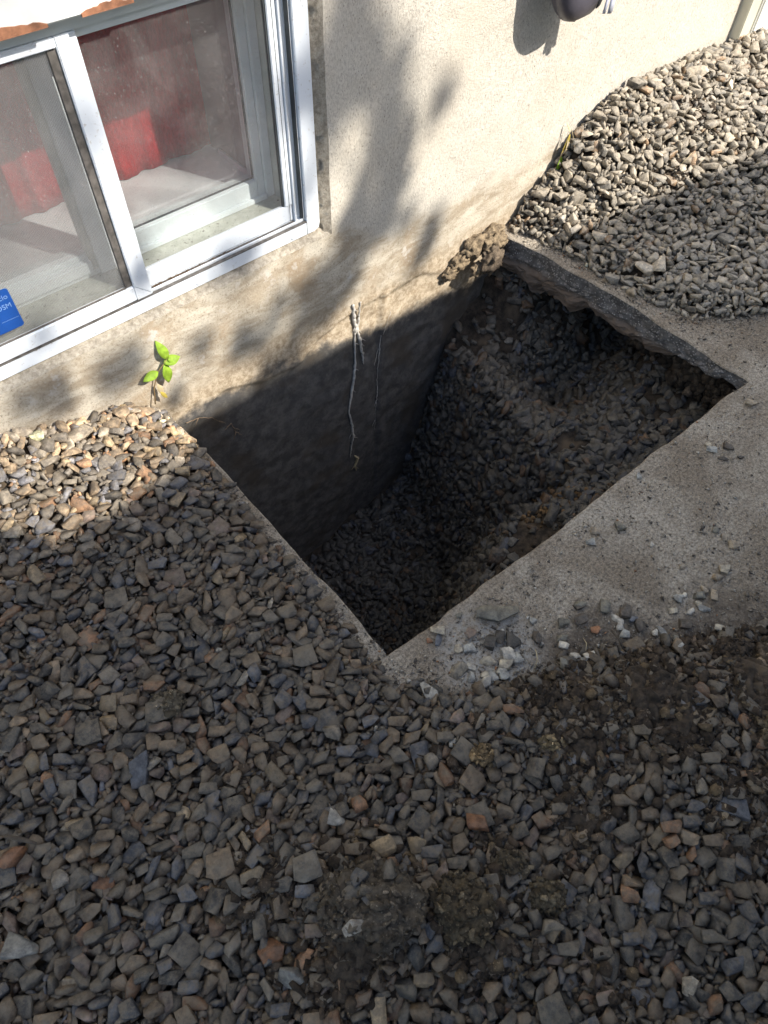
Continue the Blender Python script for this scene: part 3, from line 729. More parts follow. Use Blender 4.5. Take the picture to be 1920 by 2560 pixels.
for i, (x, y, a, b, c, col, lab) in enumerate(CL):
    ob = stone_obj('soil_clod', x, y, a, b, 'e', lab, 'clod', 'muddy clods in the gravel', float(Ht(x, y))-.016 + (.006 if i == 0 else .004), c, i, clod=col, rot=-.71+[0, .9, 0, 0, 0, 0, 0, 0, 0, .2, 0][i])
    me = ob.data; vv = np.empty(len(me.vertices)*3, np.float32); me.vertices.foreach_get('co', vv); vv = vv.reshape(-1, 3); rc = np.random.default_rng(i+50); cp = []
    top_ = vv[vv[:, 2] > vv[:, 2].max()*.25]
    for q in range(int(60+9000*a*b*2)):
        p = top_[rc.integers(len(top_))]; s = rc.uniform(.003, .010) if rc.random() < .9 else rc.uniform(.010, .018); v, f = PROL[rc.integers(16)][:2]; Q = rotm(rc, 1.)
        cp.append(((v*s)@Q.T, f, tuple(p+rc.normal(size=3)*.0015), np.array(col)*math.exp(rc.normal()*.38)*(1.9 if rc.random() < .05 else 1)))
    co_ = build(cp, 'crumbs', M['clod'], None, ob); co_.matrix_parent_inverse = Matrix()
    if i == 0:   # stones stuck in the big clod
        for q, (dx, dy, s) in enumerate(((-.02, .03, .034), (.015, -.005, .04), (-.045, -.01, .03), (.05, .02, .028), (.01, .045, .03))):
            v, f, _ = PRO[q+5]; v = v*s; me = mesh_np('embedded_stone', v, f, np.array([(.1, .09, .075), (.06, .062, .07), (.3, .28, .25)][q % 3])); e = link('embedded_stone', me, M['stone'], ob); e.matrix_parent_inverse = Matrix(); e.location = (dx, dy, c*.72)
# mortar lump where the slab meets the wall at the far corner
root = empty('mortar_lump', (.02, -.03, -.02), 'crumbly sunlit lump of mortar and clay wedged between wall and slab corner', 'mortar')
for i, (x, y, z, a, b, c) in enumerate(((-.005, -.02, -.018, .10, .06, .07), (.055, -.045, -.012, .09, .08, .05), (-.06, -.012, -.055, .08, .05, .06), (.03, -.07, -.06, .09, .07, .09), (-.10, -.008, -.085, .06, .04, .05), (.075, -.02, .005, .08, .05, .035), (-.015, -.05, -.085, .05, .04, .05))):
    v, f = blob(i+140, 4, .5, 2.4); me = mesh_np('lump', v*np.array([a, b*.8, c]), f, np.array((.24, .19, .13)) if i != 3 else np.array((.15, .12, .09)))
    e = link('lump', me, M['clod'], root); e.location = Vector((x-.088, y, z+.022)) 
# straws and twigs
STR = [((-1.009, -1.116, .012), (-1.04, -1.145, .008), .0011, 'pale thin straw lying upright at the edge of the black soil'),
 ((-1.665, -1.255, .105), (-1.630, -1.292, .108), .0011, 'short pale straw stuck on the big muddy clod'),
 ((-2.02, -.755, .075), (-1.985, -.80, .07), .0045, 'small flat brown stick in the left gravel'),
 ((-.93, -1.19, .018), (-.905, -1.165, .006), .0009, 'thin curved straw beside the white oval pebble'),
 ((-.845, -1.195, .01), (-.865, -1.245, .014), .003, 'reddish brown twig at the soil margin below the rust block'),
 ((.62, -.29, .17), (.55, -.30, .165), .001, 'blond straw lying on the sunlit gravel pile at the shadow line'),
 ((.36, -.33, .13), (.33, -.36, .12), .001, 'pale stalk poking out of the shaded gravel pile')]
for a, b, r0, lab in STR:
    a = Vector(a); b = Vector(b); mid = (a+b)/2+Vector((.003, -.002, .004))
    for p in (a, b, mid):
        if lab.startswith(('blond', 'pale stalk')): p.z = hat(p.x, p.y)+.003
    o = tube_obj('straw' if r0 < .002 else 'twig', [a, mid, b], [r0*.8, r0, r0*.6], M['straw'] if r0 < .002 else M['bark'], None, 6)
    tag(o, lab, 'straw' if r0 < .002 else 'twig')

# ------------------------------------------------------------------ the house
house = empty('house', (0, 0, 0), 'beige stucco house wall with stained foundation exposed inside the pit', 'house')
WX0, WX1, WZ0, WZ1 = -2.62, -.672, .292, .935       # window opening on the wall face
def wally(x, z):
    y = .006*fbm(x, z, 3, 80, 3)+.0018*fbm(x, z, 26, 81, 4)
    e = -.045+.05*fbm(x, z, 7, 82, 4)+np.interp(x, [-1.3, -1.17, -1.08, -.96, -.83, -.72, -.6, -.38, -.1, .1], [-.03, -.03, .01, -.03, -.05, 0, .035, .02, -.03, 0])
    y = y+.009*sm(.006, -.006, z-e)+.006*fbm(x, z, 20, 84, 4)*sm(.06, -.06, z-e)
    y = y+.006*np.exp(-((x+.49)/.01)**2)*(z < 0)-.004*np.exp(-((x+.47)/.012)**2)*(z < 0)
    # parging bulges out a little under the window
    y = y-.004*sm(.3, .2, z)*sm(.02, .1, z)*sm(-.5, -.7, x)
    return y
s_ = .009
xs = np.arange(-3.0, 1.235, s_); xs = np.sort(np.append(xs[np.abs(xs-WX1) > s_*.5], WX1)); zs = np.arange(-1.34, 1.3, s_); zs = np.sort(np.append(zs[(np.abs(zs-WZ0) > s_*.5) & (np.abs(zs-WZ1) > s_*.5)], [WZ0, WZ1]))
A, B = np.meshgrid(xs, zs, indexing='ij'); Y = wally(A, B)
hole = (A > WX0) & (A < WX1-1e-4) & (B > WZ0+1e-4) & (B < WZ1-1e-4)
def wall_part(name, m):
    idx = -np.ones(A.shape, int); idx[m] = np.arange(m.sum()); q = m[:-1, :-1] & m[1:, :-1] & m[1:, 1:] & m[:-1, 1:]; a = np.argwhere(q)
    F = np.stack([idx[a[:, 0], a[:, 1]], idx[a[:, 0]+1, a[:, 1]], idx[a[:, 0]+1, a[:, 1]+1], idx[a[:, 0], a[:, 1]+1]], -1)
    return link(name, mesh_np(name, np.stack([A[m], Y[m], B[m]], -1), F, smooth=True), M['stucco'], house)
k0 = int(np.argmin(np.abs(zs-0.)))
KK = np.arange(len(zs))[None, :]+0*A.astype(int)
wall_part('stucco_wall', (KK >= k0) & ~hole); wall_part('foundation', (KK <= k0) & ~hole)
# rough reveal around the window: bevelled stucco edge
def reveal(pts_out, pts_in, y_in, name):
    n = 150; rows = 7; V = []; F = []
    po = [Vector(p) for p in pts_out]; pi = [Vector(p) for p in pts_in]
    for i in range(n+1):
        t = i/n; a = po[0].lerp(po[1], t); b = pi[0].lerp(pi[1], t)
        for k in range(rows+1):
            s = k/rows; x = a.x+(b.x-a.x)*s; z = a.y+(b.y-a.y)*s; y = float(wally(a.x, a.y))*(1-s)+y_in*s
            am = .005*math.sin(math.pi*min(1, s+.02)); nn = float(fbm(x*1.+z, y*3+s*.06, 45, 90, 4))
            V.append((x+nn*am*(po[0].x == po[1].x)*2, y-nn*am, z+nn*am*(po[0].y == po[1].y)))
    for i in range(n):
        for k in range(rows):
            a = i*(rows+1)+k; F.append((a, a+1, a+rows+2, a+rows+1))
    return link(name, mesh_np(name, V, np.array(F)), M['edge'], house)
reveal(((WX1, WZ0), (WX1, WZ1)), ((-.705, .300), (-.705, WZ1)), .024, 'reveal')
reveal(((WX0, WZ0), (WX1, WZ0)), ((WX0, .312), (-.698, .312)), .024, 'reveal')
bm = bmesh.new()
def quad(*p): bm.faces.new([bm.verts.new(q) for q in p])
quad((-3.0, .01, -1.34), (-4.2, .01, -1.34), (-4.2, .01, 2.9), (-3.0, .01, 2.9)); quad((-3.0, .01, 1.29), (1.235, .01, 1.29), (1.235, .01, 2.9), (-3.0, .01, 2.9))
quad((-4.2, .01, -1.34), (-4.2, 4.2, -1.34), (-4.2, 4.2, 2.9), (-4.2, .01, 2.9)); quad((1.235, 0, -1.34), (1.235, 4.2, -1.34), (1.235, 4.2, 2.9), (1.235, 0, 2.9))
quad((-4.2, 4.2, -1.34), (1.235, 4.2, -1.34), (1.235, 4.2, 2.9), (-4.2, 4.2, 2.9)); quad((-4.2, .01, 2.9), (1.235, .01, 2.9), (1.235, 4.2, 2.9), (-4.2, 4.2, 2.9)); quad((-4.2, .05, -1.34), (1.235, .05, -1.34), (1.235, 4.2, -1.34), (-4.2, 4.2, -1.34))
from_bm('outer_shell', bm, M['trim'], house)
bx('corner_trim', (1.19, 1.262, -.035, .02, .1, 2.9), M['trim'], house, .003)
# header board with peeling paint
hb = bx('header_board', (-2.7, -.69, -.022, .02, .928, 1.12), M['paint'], house, .003)
def patch(name, pts, y0, y1, mat, par):
    bm = bmesh.new(); a = [bm.verts.new((x, y0, z)) for x, z in pts]; b = [bm.verts.new((x, y1, z)) for x, z in pts]; bm.faces.new(a); bm.faces.new(b[::-1])
    for i in range(len(pts)): bm.faces.new((a[i], b[i], b[(i+1) % len(pts)], a[(i+1) % len(pts)]))
    bmesh.ops.recalc_face_normals(bm, faces=bm.faces); return from_bm(name, bm, mat, par)
def ragged(x0, x1, z0, z1, sd):
    r = random.Random(sd); n = 16
    return [(x0+(x1-x0)*i/n, z0) for i in range(n+1)]+[(x1-(x1-x0)*i/n, z0+(z1-z0)*math.sin(math.pi*min(.97, max(.03, i/n)))**.4*r.uniform(.6, 1)) for i in range(n+1)]
patch('bare_patch', ragged(-1.41, -1.245, .9265, .945, 1), -.0245, -.0185, M['peel'], hb); patch('bare_patch', ragged(-1.185, -1.09, .9265, .941, 2), -.0245, -.0185, M['peel'], hb)
patch('bare_patch', [(a, b) for a, b in ragged(-1.40, -1.25, .9262, .9285, 3)], -.0238, -.006, M['peel'], hb)

# storm window --------------------------------------------------------------
win = empty('storm_window', (-1.2, .02, .31), 'white aluminium storm window with sliding screen sash set in the stucco', 'window')
AL = M['alu']
def flange():
    bm = bmesh.new(); c = .018
    P = [(-2.7, .312), (-.70-c, .312), (-.700-.004, .312+.005), (-.700, .312+c), (-.700, .93), (-.741, .93), (-.741, .347), (-2.7, .347)]
    a = [bm.verts.new((x, .012, z)) for x, z in P]; b = [bm.verts.new((x, .026, z)) for x, z in P]; bm.faces.new(a); bm.faces.new(b[::-1])
    for i in range(len(P)): bm.faces.new((a[i], b[i], b[(i+1) % 8], a[(i+1) % 8]))
    bmesh.ops.recalc_face_normals(bm, faces=bm.faces); bmesh.ops.bevel(bm, geom=[e for e in bm.edges if all(v.co.y < .013 for v in e.verts)], offset=.0015, segments=2, affect='EDGES')
    return from_bm('flange', bm, AL, win)
flange()
bx('flange_seam', (-2.7, -.7415, .0114, .0200, .3472, .3492), M['recess'], win, 0)
bx('channel_seam', (-.7467, -.7460, .0185, .0350, .3510, .93), M['gasket'], win, 0)
bx('flange_joint', (-.7425, -.7415, .0112, .0125, .3125, .3465), M['gasket'], win, 0)
bx('track', (-2.7, -.743, .026, .062, .345, .3505), AL, win, .0008)
bx('track_rib', (-2.7, -.745, .0205, .0230, .3505, .3560), AL, win, .0006)
bx('track_recess', (-1.19, -.768, .0232, .0338, .3507, .3525), M['recess'], win, 0)
bx('side_channel', (-.7465, -.7425, .020, .065, .3505, .93), AL, win, .0008)
bx('side_channel', (-.764, -.7468, .036, .065, .3507, .93), AL, win, .0008)
bx('channel_rib', (-.7665, -.7643, .026, .065, .3507, .93), AL, win, .0006)
bx('head_frame', (-2.7, -.70, .018, .065, .897, .9275), M['pvc'], win, .001)
# fixed right-hand sash
sash = bx('fixed_sash', (-1.19, -.768, .034, .046, .3545, .3985), AL, win, .0015)
bx('stile', (-.7895, -.768, .0312, .0448, .3988, .8965), AL, sash, .0015)
bx('top_rail', (-1.19, -.7897, .0312, .0448, .879, .8965), M['pvc'], sash, .0012)
bx('sash_seam', (-.7785, -.7775, .0305, .0315, .3555, .896), M['gasket'], sash, 0)
bx('gasket', (-.794, -.7898, .0355, .0425, .3988, .879), M['gasket'], sash, 0)
bx('pane', (-1.19, -.7942, .0375, .0405, .3988, .8788), M['glass'], sash, 0)
# sliding left-hand sash with insect screen
sl_ = bx('sliding_sash', (-2.62, -1.2305, .013, .029, .3515, .3875), AL, win, .0018)
bm = bmesh.new()
P = [(-1.2300, .3875), (-1.1905, .3515), (-1.1905, .8965), (-1.2300, .8965)]
a = [bm.verts.new((x, .0128, z)) for x, z in P]; b = [bm.verts.new((x, .0292, z)) for x, z in P]; bm.faces.new(a); bm.faces.new(b[::-1])
for i in range(4): bm.faces.new((a[i], b[i], b[(i+1) % 4], a[(i+1) % 4]))
bmesh.ops.recalc_face_normals(bm, faces=bm.faces); bmesh.ops.bevel(bm, geom=[e for e in bm.edges if all(v.co.y < .014 for v in e.verts)], offset=.0018, segments=2, affect='EDGES')
from_bm('stile', bm, AL, sl_)
bm = bmesh.new(); P = [(-1.2302, .3515), (-1.1912, .3515), (-1.2302, .3870)]; a = [bm.verts.new((x, .0130, z)) for x, z in P]; b = [bm.verts.new((x, .029, z)) for x, z in P]; bm.faces.new(a); bm.faces.new(b[::-1])
for i in range(3): bm.faces.new((a[i], b[i], b[(i+1) % 3], a[(i+1) % 3]))
bmesh.ops.recalc_face_normals(bm, faces=bm.faces); from_bm('mitre_corner', bm, AL, sl_)
bx('top_rail', (-2.62, -1.2305, .013, .029, .880, .8965), AL, sl_, .0015)
bx('brush_seal', (-1.2465, -1.2308, .019, .0285, .3878, .8798), M['recess'], sl_, 0)
bx('sash_pane', (-2.62, -1.2467, .0205, .0225, .3878, .8798), M['glass'], sl_, 0)
bx('insect_screen', (-2.62, -1.2467, .0262, .0265, .3878, .8798), M['screen'], sl_, 0)
bx('screen_spline', (-2.62, -1.2467, .0170, .0198, .3878, .3915), M['recess'], sl_, 0)
# debris caught along the bottom track
dv = []; r_ = np.random.default_rng(3)
for _ in range(420):
    x = -1.19+abs(r_.normal())*.13 if r_.random() < .75 else r_.uniform(-2.4, -.77); y = r_.uniform(.0245, .0325) if x > -1.19 else r_.uniform(.008, .0125)
    v, f = TT[r_.integers(24)]; s = r_.uniform(.002, .007); q = np.array([s*2.2 if r_.random() < .3 else s, s*.5, s*.5])
    dv.append((v*q, f, (x, y, .3545 if x > -1.19 else .3485), np.array((.22, .14, .08))*math.exp(r_.normal()*.4)))
ob = build(dv, 'track_debris', M['clod'], None, win)
for x in (-2.16, -1.888, -1.617, -1.345, -1.074, -.788):
    bm = bmesh.new(); bmesh.ops.create_uvsphere(bm, u_segments=16, v_segments=8, radius=.0075)
    for v in bm.verts: v.co = Vector((x+v.co.x, .012+v.co.y*.45, .3225+v.co.z*.75))
    from_bm('rivet', bm, AL, win, True)
# sticker on the sliding pane
def rrect(x0, x1, z0, z1, c, n=5):
    P = []
    for cx, cz, a0 in ((x1-c, z1-c, 0), (x0+c, z1-c, 90), (x0+c, z0+c, 180), (x1-c, z0+c, 270)):
        for i in range(n+1): a = R(a0+90*i/n); P.append((cx+c*math.cos(a), cz+c*math.sin(a)))
    return P
stk = patch('sticker', rrect(-1.60, -1.478, .412, .506, .006), .0190, .0200, M['sticker'], None)
tag(stk, 'blue sticker with faint lettering on the lower left window pane', 'sticker')
def text(s, x, z, size, par):
    cu = bpy.data.curves.new('lettering', 'FONT'); cu.body = s; cu.size = size; cu.align_x = 'RIGHT'; cu.extrude = .00015
    o = bpy.data.objects.new('lettering', cu); COL.objects.link(o); o.rotation_euler = (R(90), 0, 0); o.location = (x, .0186, z); cu.materials.append(M['print']); 
    bpy.context.view_layer.update(); me = bpy.data.meshes.new_from_object(o.evaluated_get(bpy.context.evaluated_depsgraph_get())); me.transform(o.matrix_world); bpy.data.objects.remove(o); me.materials.clear()
    link('lettering', me, M['print'], par)
text('de clo', -1.484, .484, .016, stk); text('vice DSM', -1.484, .463, .016, stk); text('..............', -1.481, .436, .012, stk)

# sill space and inner window ------------------------------------------------
bx('window_sill', (-2.62, -.764, .046, .135, .350, .385), M['sill'], house, .001)
bx('jamb', (-.764, -.745, .0455, .150, .30, .93), M['jamb'], house, .0008)
bx('jamb_line', (-.7652, -.7642, .075, .0765, .56, .70), M['white_ribbon'], house, 0)
inn = empty('inner_window', (-1.2, .13, .39), 'inner white vinyl window behind the storm window', 'window')
bx('bottom_rail', (-2.62, -.811, .118, .160, .3855, .4385), M['pvc'], inn, .002)
bx('sill_step', (-2.62, -.79, .108, .1178, .3855, .398), M['pvc'], inn, .0015)
bx('side_frame', (-.788, -.7645, .112, .160, .3855, .93), M['pvc'], inn, .002)
bx('side_stop', (-.811, -.7885, .1185, .160, .3857, .93), M['pvc'], inn, .002)
bx('meeting_stile', (-1.262, -1.215, .100, .135, .3860, .93), M['pvc'], inn, .002)
bx('stile_lip', (-1.275, -1.2625, .108, .135, .3990, .93), M['jamb'], inn, .001)
bx('left_rail', (-2.62, -1.2755, .100, .117, .3990, .427), M['pvc'], inn, .002)
bx('gasket', (-1.2148, -.8112, .1295, .1335, .4387, .4415), M['gasket'], inn, 0); bx('gasket', (-.8145, -.8112, .1285, .1335, .4417, .93), M['gasket'], inn, 0)
bx('pane', (-2.62, -.8147, .1365, .1395, .4387, .93), M['glass2'], inn, 0)
room = empty('room', (-1.2, .3, .4), 'inside of the basement room seen through the window', 'room'); room['kind'] = 'structure'
bx('inner_sill', (-2.62, -.60, .1605, .40, .38, .423), M['isill'], room, .002)
bx('inner_reveal', (-.80, -.60, .1605, .344, .4232, .99), M['room'], room, .002)
bx('ceiling_board', (-2.7, -.60, .0655, .50, .9305, .96), M['room'], room, .002)
bx('reveal_trim', (-.806, -.8002, .1605, .30, .4232, .4385), M['isill'], room, .001)
# red curtain with folds
V = []; n_ = 420; zc = np.linspace(.4245, 1.0, 14)
for i in range(n_):
    x = -2.7+i*(2.7-.55)/(n_-1)
    for z in zc:
        y = .346+.005*math.sin(x*62+1.2*math.sin(x*19)+.6)+.002*math.sin(x*171+2)+.003*math.sin(z*20+x*9)
        V.append((x+.004*math.sin(z*9+x*30), y, z+.001))
F = [(i*14+k, (i+1)*14+k, (i+1)*14+k+1, i*14+k+1) for i in range(n_-1) for k in range(13)]
cu = link('curtain', mesh_np('curtain', V, np.array(F), smooth=True), M['curtain']); tag(cu, 'red pleated curtain hanging behind the window', 'curtain')
so2 = cu.modifiers.new('thick', 'SOLIDIFY'); so2.thickness = .002

# dark rounded cover hanging on the wall --------------------------------------
cov = empty('hanging_cover', (.11, -.08, .64), 'dark grey rounded plastic cover hanging on the sunlit wall with pale ribbon', 'cover')
V = []; nz, na = 26, 28; cx, cy = .095, -.078
for k in range(nz):
    t = k/(nz-1); z = .637+.42*t; a = .092*(1-(1-min(1, t*4.2))**2.4)**.5+.012*t; b = .045*(1-(1-min(1, t*5))**2.2)**.5+.006*t
    for j in range(na):
        th = 2*math.pi*j/na; c_, s2 = math.cos(th), math.sin(th)
        V.append((cx+a*math.copysign(abs(c_)**.75, c_)+.01*math.sin(z*22), cy+b*math.copysign(abs(s2)**.8, s2), z+.02*(c_*.25)))
F = [(k*na+j, k*na+(j+1) % na, (k+1)*na+(j+1) % na, (k+1)*na+j) for k in range(nz-1) for j in range(na)]
me = bpy.data.meshes.new('shell'); me.from_pydata(V, [], F+[tuple(range(na))[::-1], tuple(range((nz-1)*na, nz*na))])
for p in me.polygons: p.use_smooth = True
link('shell', me, M['dark_plastic'], cov)
V, F = [], []
pts = [(.150, -.1185, .76), (.146, -.1195, .72), (.134, -.1215, .69), (.126, -.1225, .676)]
for i, p in enumerate(pts):
    w2 = .007; V += [(p[0]-w2, p[1], p[2]-.002), (p[0]+w2, p[1]+.001, p[2]+.002)]
    if i: F.append((2*i-2, 2*i-1, 2*i+1, 2*i))
sm2 = link('seam_strap', mesh_np('seam_strap', V, np.array(F)), M['black'], cov); sm2.modifiers.new('t', 'SOLIDIFY').thickness = .003
for q, (x0, x1, yy, zb) in enumerate(((.158, .172, -.121, .652), (.170, .192, -.126, .650), (.188, .204, -.116, .655))):
    V = []; F = []
    for k in range(12):
        z = zb+(1.0-zb)*k/11; cvx = .004*math.sin(k*.9+q)
        V += [(x0+cvx, yy, z), ((x0+x1)/2+cvx, yy-.003, z-.001), (x1+cvx, yy, z+.001)]
        if k: a = 3*k; F += [(a-3, a-2, a+1, a), (a-2, a-1, a+2, a+1)]
    o = link('ribbon', mesh_np('ribbon', V, np.array(F), smooth=True), M['white_ribbon'], cov); o.modifiers.new('t', 'SOLIDIFY').thickness = .0012
bx('mounting_bracket', (.06, .13, -.05, .012, .95, 1.02), M['dark_plastic'], cov, .004)

# vinyl fence ------------------------------------------------------------------
fe = empty('vinyl_fence', (1.6, -.1, .2), 'white vinyl fence panels meeting the house corner behind the gravel pile', 'fence')
bx('post', (1.265, 1.372, -.045, .0, .05, 2.0), M['vinyl'], fe, .006)
for i in range(9): bx('plank', (1.374+i*.152, 1.374+i*.152+.149, -.040, -.005, .06, 1.9), M['vinyl'], fe, .004)

# roots on the foundation --------------------------------------------------------
def root_obj(pts, r0, lab, mat, side=0, cat='root', seed=1):
    rr = random.Random(seed); P = []; Rr = []
    for i in range(len(pts)-1):
        a, b = Vector(pts[i]), Vector(pts[i+1]); n = 9
        for k in range(n): P.append(a.lerp(b, k/n)+Vector((rr.gauss(0, .0012), -abs(rr.gauss(0, .001)), 0))); Rr.append(r0[i]*(1-k/n)+r0[i+1]*k/n)
    P.append(Vector(pts[-1])); Rr.append(r0[-1]); Rr = [q*rr.uniform(.82, 1.15) for q in Rr]
    o = tube_obj('root', P, Rr, mat, None, 7); tag(o, lab, cat)
    for _ in range(side):
        i = rr.randrange(2, len(P)-3); p = P[i]; d = Vector((rr.choice((-1, 1))*rr.uniform(.01, .022), -.004, -rr.uniform(.004, .02)))
        tube_obj('side_root', [p, p+d*.6, p+d+Vector((0, 0, -.004))], [.0013, .0010, .0005], mat, o, 5)
    return o
wy = lambda x, z, d=.004: float(wally(x, z))-d
pts = [(x, wy(x, z), z) for x, z in ((-.606, .022), (-.597, -.04), (-.588, -.085), (-.592, -.11), (-.590, -.22), (-.594, -.30), (-.607, -.365), (-.624, -.45), (-.612, -.52), (-.605, -.60), (-.615, -.66), (-.618, -.72))]
root_obj(pts, [.004, .007, .006, .0036, .0036, .0048, .0046, .0026, .0046, .0048, .0028, .0014], 'long whitish root hanging down the dark foundation wall in the pit', M['lime'], 7, seed=4)
pts = [(x, wy(x, z), z) for x, z in ((-.578, .02), (-.576, -.05), (-.582, -.10), (-.570, -.15), (-.558, -.22), (-.552, -.265))]
root_obj(pts, [.002, .004, .0038, .0055, .0042, .0012], 'shorter whitish root just right of the long hanging root', M['lime'], 5, seed=6)
pts = [(x, wy(x, z, .0015), z) for x, z in ((-.478, -.18), (-.482, -.27), (-.487, -.36), (-.484, -.47), (-.490, -.55), (-.488, -.66))]
root_obj(pts, [.0008, .0018, .0006, .0016, .0006, .0005], 'thin pale vertical thread on the foundation right of the roots', M['lime'], 2, seed=8)
pts = [(x, wy(x, z), z) for x, z in ((-.597, -.725), (-.585, -.75), (-.600, -.785), (-.592, -.82))]
root_obj(pts, [.003, .006, .005, .002], 'tan scrap of dead root below the long hanging root', M['straw'], 2, seed=12)
for i, (pp_, lab) in enumerate(((((-1.215, -.075), (-1.17, -.085), (-1.13, -.12), (-1.10, -.17)), 'fine brown rootlet crossing the wall at the near left corner of the pit'),
   (((-1.10, -.20), (-1.075, -.19), (-1.065, -.235), (-1.05, -.26)), 'fine bent rootlet low on the wall near the left corner'),
   (((-.44, -.10), (-.47, -.18)), 'short pale scratch like rootlet slanting on the upper foundation'), (((-.485, -.24), (-.505, -.30)), 'tiny slanting rootlet beside the pale vertical thread'))):
    root_obj([(x, wy(x, z, .002), z) for x, z in pp_], [.0011, .0009, .0009, .0005][:len(pp_)] if len(pp_) > 2 else [.0008, .0006], lab, M['fineroot'] if i < 2 else M['lime'], 2 if i < 2 else 0, seed=20+i)

# plants ---------------------------------------------------------------------------
def leaf(name, a, b, width, mat, parent, up=Vector((0, -1, .35)), droop=.15, n=7):
    a = Vector(a); b = Vector(b); d = b-a; L_ = d.length; d.normalize(); s = d.cross(up).normalized(); nn = s.cross(d).normalized(); V = []; F = []
    for i in range(n+1):
        t = i/n; w2 = width*.5*math.sin(math.pi*min(1, max(.02, t))**.85)**.9+.0004; c = a+d*L_*t-nn*L_*droop*(t*t)
        V += [c-s*w2+nn*w2*.35, c, c+s*w2+nn*w2*.35]
        if i: k = 3*i; F += [(k-3, k-2, k+1, k), (k-2, k-1, k+2, k+1)]
    o = link(name, mesh_np(name, [tuple(v) for v in V], np.array(F), smooth=True), mat, parent); o.modifiers.new('t', 'SOLIDIFY').thickness = .0005; return o
pl = empty('seedling', (-1.283, -.02, .07), 'small bright green seedling growing from the gravel against the wall', 'plant')
tube_obj('stem', [(-1.283, -.02, .065), (-1.272, -.016, .11), (-1.252, -.018, .155), (-1.235, -.022, .172), (-1.218, -.024, .188)], [.0018, .0016, .0013, .001, .0007], M['stem'], pl)
leaf('leaf', (-1.217, -.024, .186), (-1.228, -.016, .242), .024, M['leaf'], pl)
leaf('leaf', (-1.230, -.024, .178), (-1.186, -.030, .182), .026, M['leaf'], pl, up=Vector((.1, -.8, .9)))
leaf('leaf', (-1.229, -.024, .176), (-1.234, -.036, .118), .025, M['leaf'], pl)
leaf('leaf', (-1.250, -.020, .160), (-1.294, -.030, .163), .022, M['leaf'], pl, up=Vector((.1, -.8, .9)))
leaf('leaf', (-1.217, -.024, .186), (-1.208, -.034, .176), .008, M['leaf'], pl)
leaf('dry_leaf', (-1.262, -.022, .125), (-1.257, -.030, .088), .014, M['straw'], pl); leaf('dry_leaf', (-1.262, -.026, .10), (-1.250, -.034, .075), .010, M['leaf_y'], pl)
sg = empty('wilted_sprig', (.25, -.03, .14), 'wilted yellow and green sprig drooping at the wall above the gravel pile', 'plant')
tube_obj('stem', [(.305, -.03, .235), (.298, -.02, .262), (.288, -.02, .245), (.272, -.022, .20), (.262, -.024, .165)], [.0016, .0012, .001, .001, .0008], M['straw'], sg)
leaf('leaf', (.292, -.022, .25), (.268, -.03, .190), .014, M['leaf_y'], sg); leaf('leaf', (.285, -.024, .235), (.282, -.036, .175), .010, M['straw'], sg)
leaf('leaf', (.270, -.026, .185), (.248, -.036, .142), .018, M['leaf'], sg); leaf('leaf', (.29, -.022, .255), (.283, -.01, .285), .006, M['straw'], sg)

# ------------------------------------------------------------------ off-view shade: an added wall cut to the shadow edge, and a tree
TR = [(-3.6, .2), (-1.90, .2), (-1.83, -.06), (-1.80, -.17), (-1.655, -.195), (-1.405, -.155), (-1.17, -.095), (-.86, -.113), (-.1, -.140), (.25, -.19), (.60, -.25), (1.2, -.31), (3.4, -.50)]  # wanted shadow edge on the house wall plane; shapes the added wall
gy_ = -2.62; k_ = 2.62; P = [(x+.5*k_, z+1.0*k_) for x, z in TR]
shw = empty('shade_wall', (1.5, gy_, 0), 'added wall out of view, its top edge shaped to shade the gravel', 'shade_wall')
pts = P+[(P[-1][0], 0), (P[0][0], 0)]
patch('shade_panel', pts, gy_, gy_-.16, M['shade_wall'], shw)
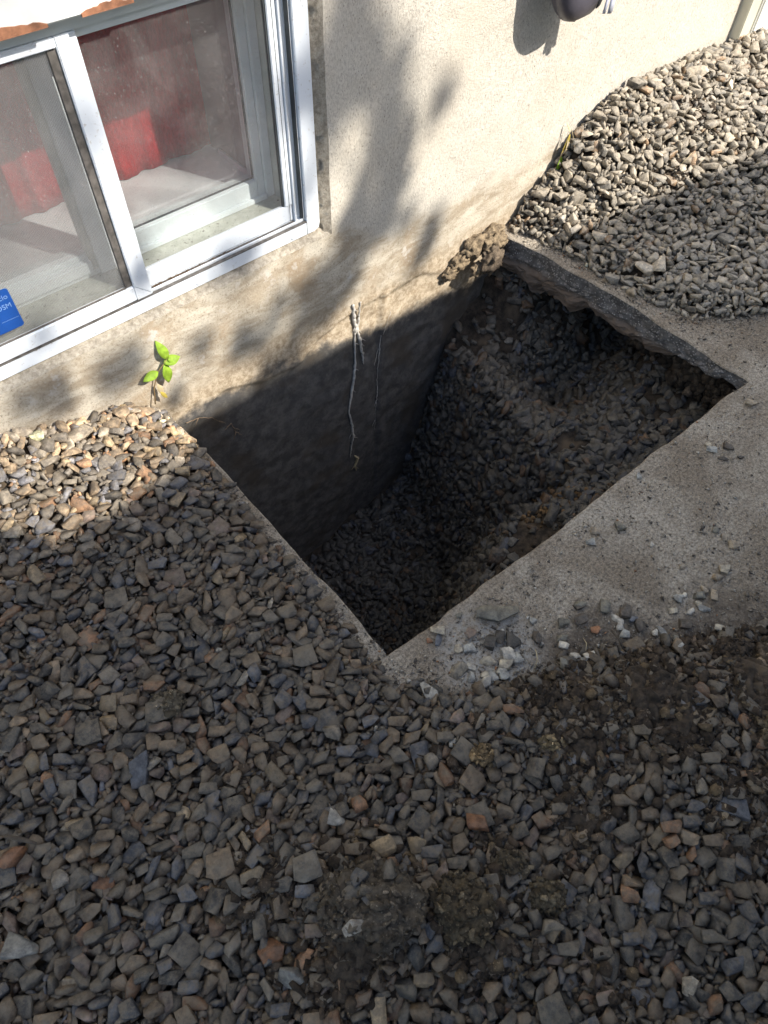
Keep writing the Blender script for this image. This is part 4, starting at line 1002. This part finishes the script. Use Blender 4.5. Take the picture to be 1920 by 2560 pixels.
# tree behind the added shade wall
tree = empty('tree', (.2, -4.6, 0), 'leafy tree standing beyond the added shade wall, dappling the wall with shade', 'tree')
BLOBS = [(-.59, .84, .055), (-.60, .76, .055), (-.62, .70, .055), (-.583, .70, .07), (-.541, .643, .05), (-.465, .557, .05), (-.295, .525, .04), (-.494, .50, .06), (-.45, .45, .055), (-.44, .39, .05), (-.46, .33, .045), (-.675, .55, .03),
 (-.57, .35, .035), (-.61, .30, .045), (-.54, .268, .055), (-.484, .24, .045), (-.40, .22, .04), (-.29, .15, .045), (-.31, .10, .035), (-.345, .05, .035), (-.62, .20, .055), (-.64, .13, .055), (-.70, .15, .055), (-.77, .135, .05), (-.67, .08, .05), (-.72, .05, .04),
 (-1.306, .20, .05), (-1.37, .20, .05), (-1.117, .156, .04), (-1.0, .087, .05), (-.94, .06, .05), (-.83, -.06, .05), (-.867, .152, .045), (-1.49, .225, .05), (-1.56, .24, .05), (-1.206, .765, .04), (-1.20, .42, .035), (-.978, .371, .04), (-.90, .367, .04), (-.721, .684, .05), (-1.188, .348, .02), (-1.45, .384, .04),
 (-.92, -.05, .04), (-.816, .03, .05), (-1.40, .93, .06), (-1.02, .70, .05), (-1.6, .6, .07), (-1.10, .52, .04), (-.72, .45, .03), (-1.22, .03, .03), (-.95, .33, .05), (-.60, .62, .04), (-.66, .62, .03), (-.52, .72, .035), (-.45, .66, .03),
 (-.57, .93, .05), (-1.3, 1.15, .12), (-1.7, 1.0, .12)]
r_ = np.random.default_rng(21); LV = []; LF = []; cen = []
for x, z, s in BLOBS:
    s *= .72 if x < -.80 else .86
    t = r_.uniform(3.4, 6.4); c = np.array([x+.5*t, -t, z+1.0*t]); cen.append((c, s))
    nl = int(620*(s/.06)**2*.46)
    for _ in range(max(14, nl)):
        p = c+r_.normal(size=3)*s*.52; L_ = r_.uniform(.018, .032); u = r_.normal(size=3); u /= np.linalg.norm(u); v = np.cross(u, r_.normal(size=3)); v /= np.linalg.norm(v)
        o = len(LV); LV += [p-u*L_, p+v*L_*.5, p+u*L_, p-v*L_*.5]; LF.append((o, o+1, o+2, o+3))
cr_ = link('crown', mesh_np('crown', np.array(LV), np.array(LF)), M['leaf_t'], tree)
tube_obj('trunk', [(.2, -4.6, 0), (.22, -4.62, 2), (.2, -4.6, 4), (.25, -4.6, 6.4)], [.14, .12, .08, .04], M['bark'], tree, 12)
for i, (c, s) in enumerate(cen):
    if i % 3: continue
    a = Vector((.22, -4.6, 5.6+(i % 5)*.15)); c = Vector(c); tube_obj('limb', [a, a.lerp(c, .6)+Vector((0, 0, .75)), c], [.014, .008, .003], M['bark'], tree, 6)
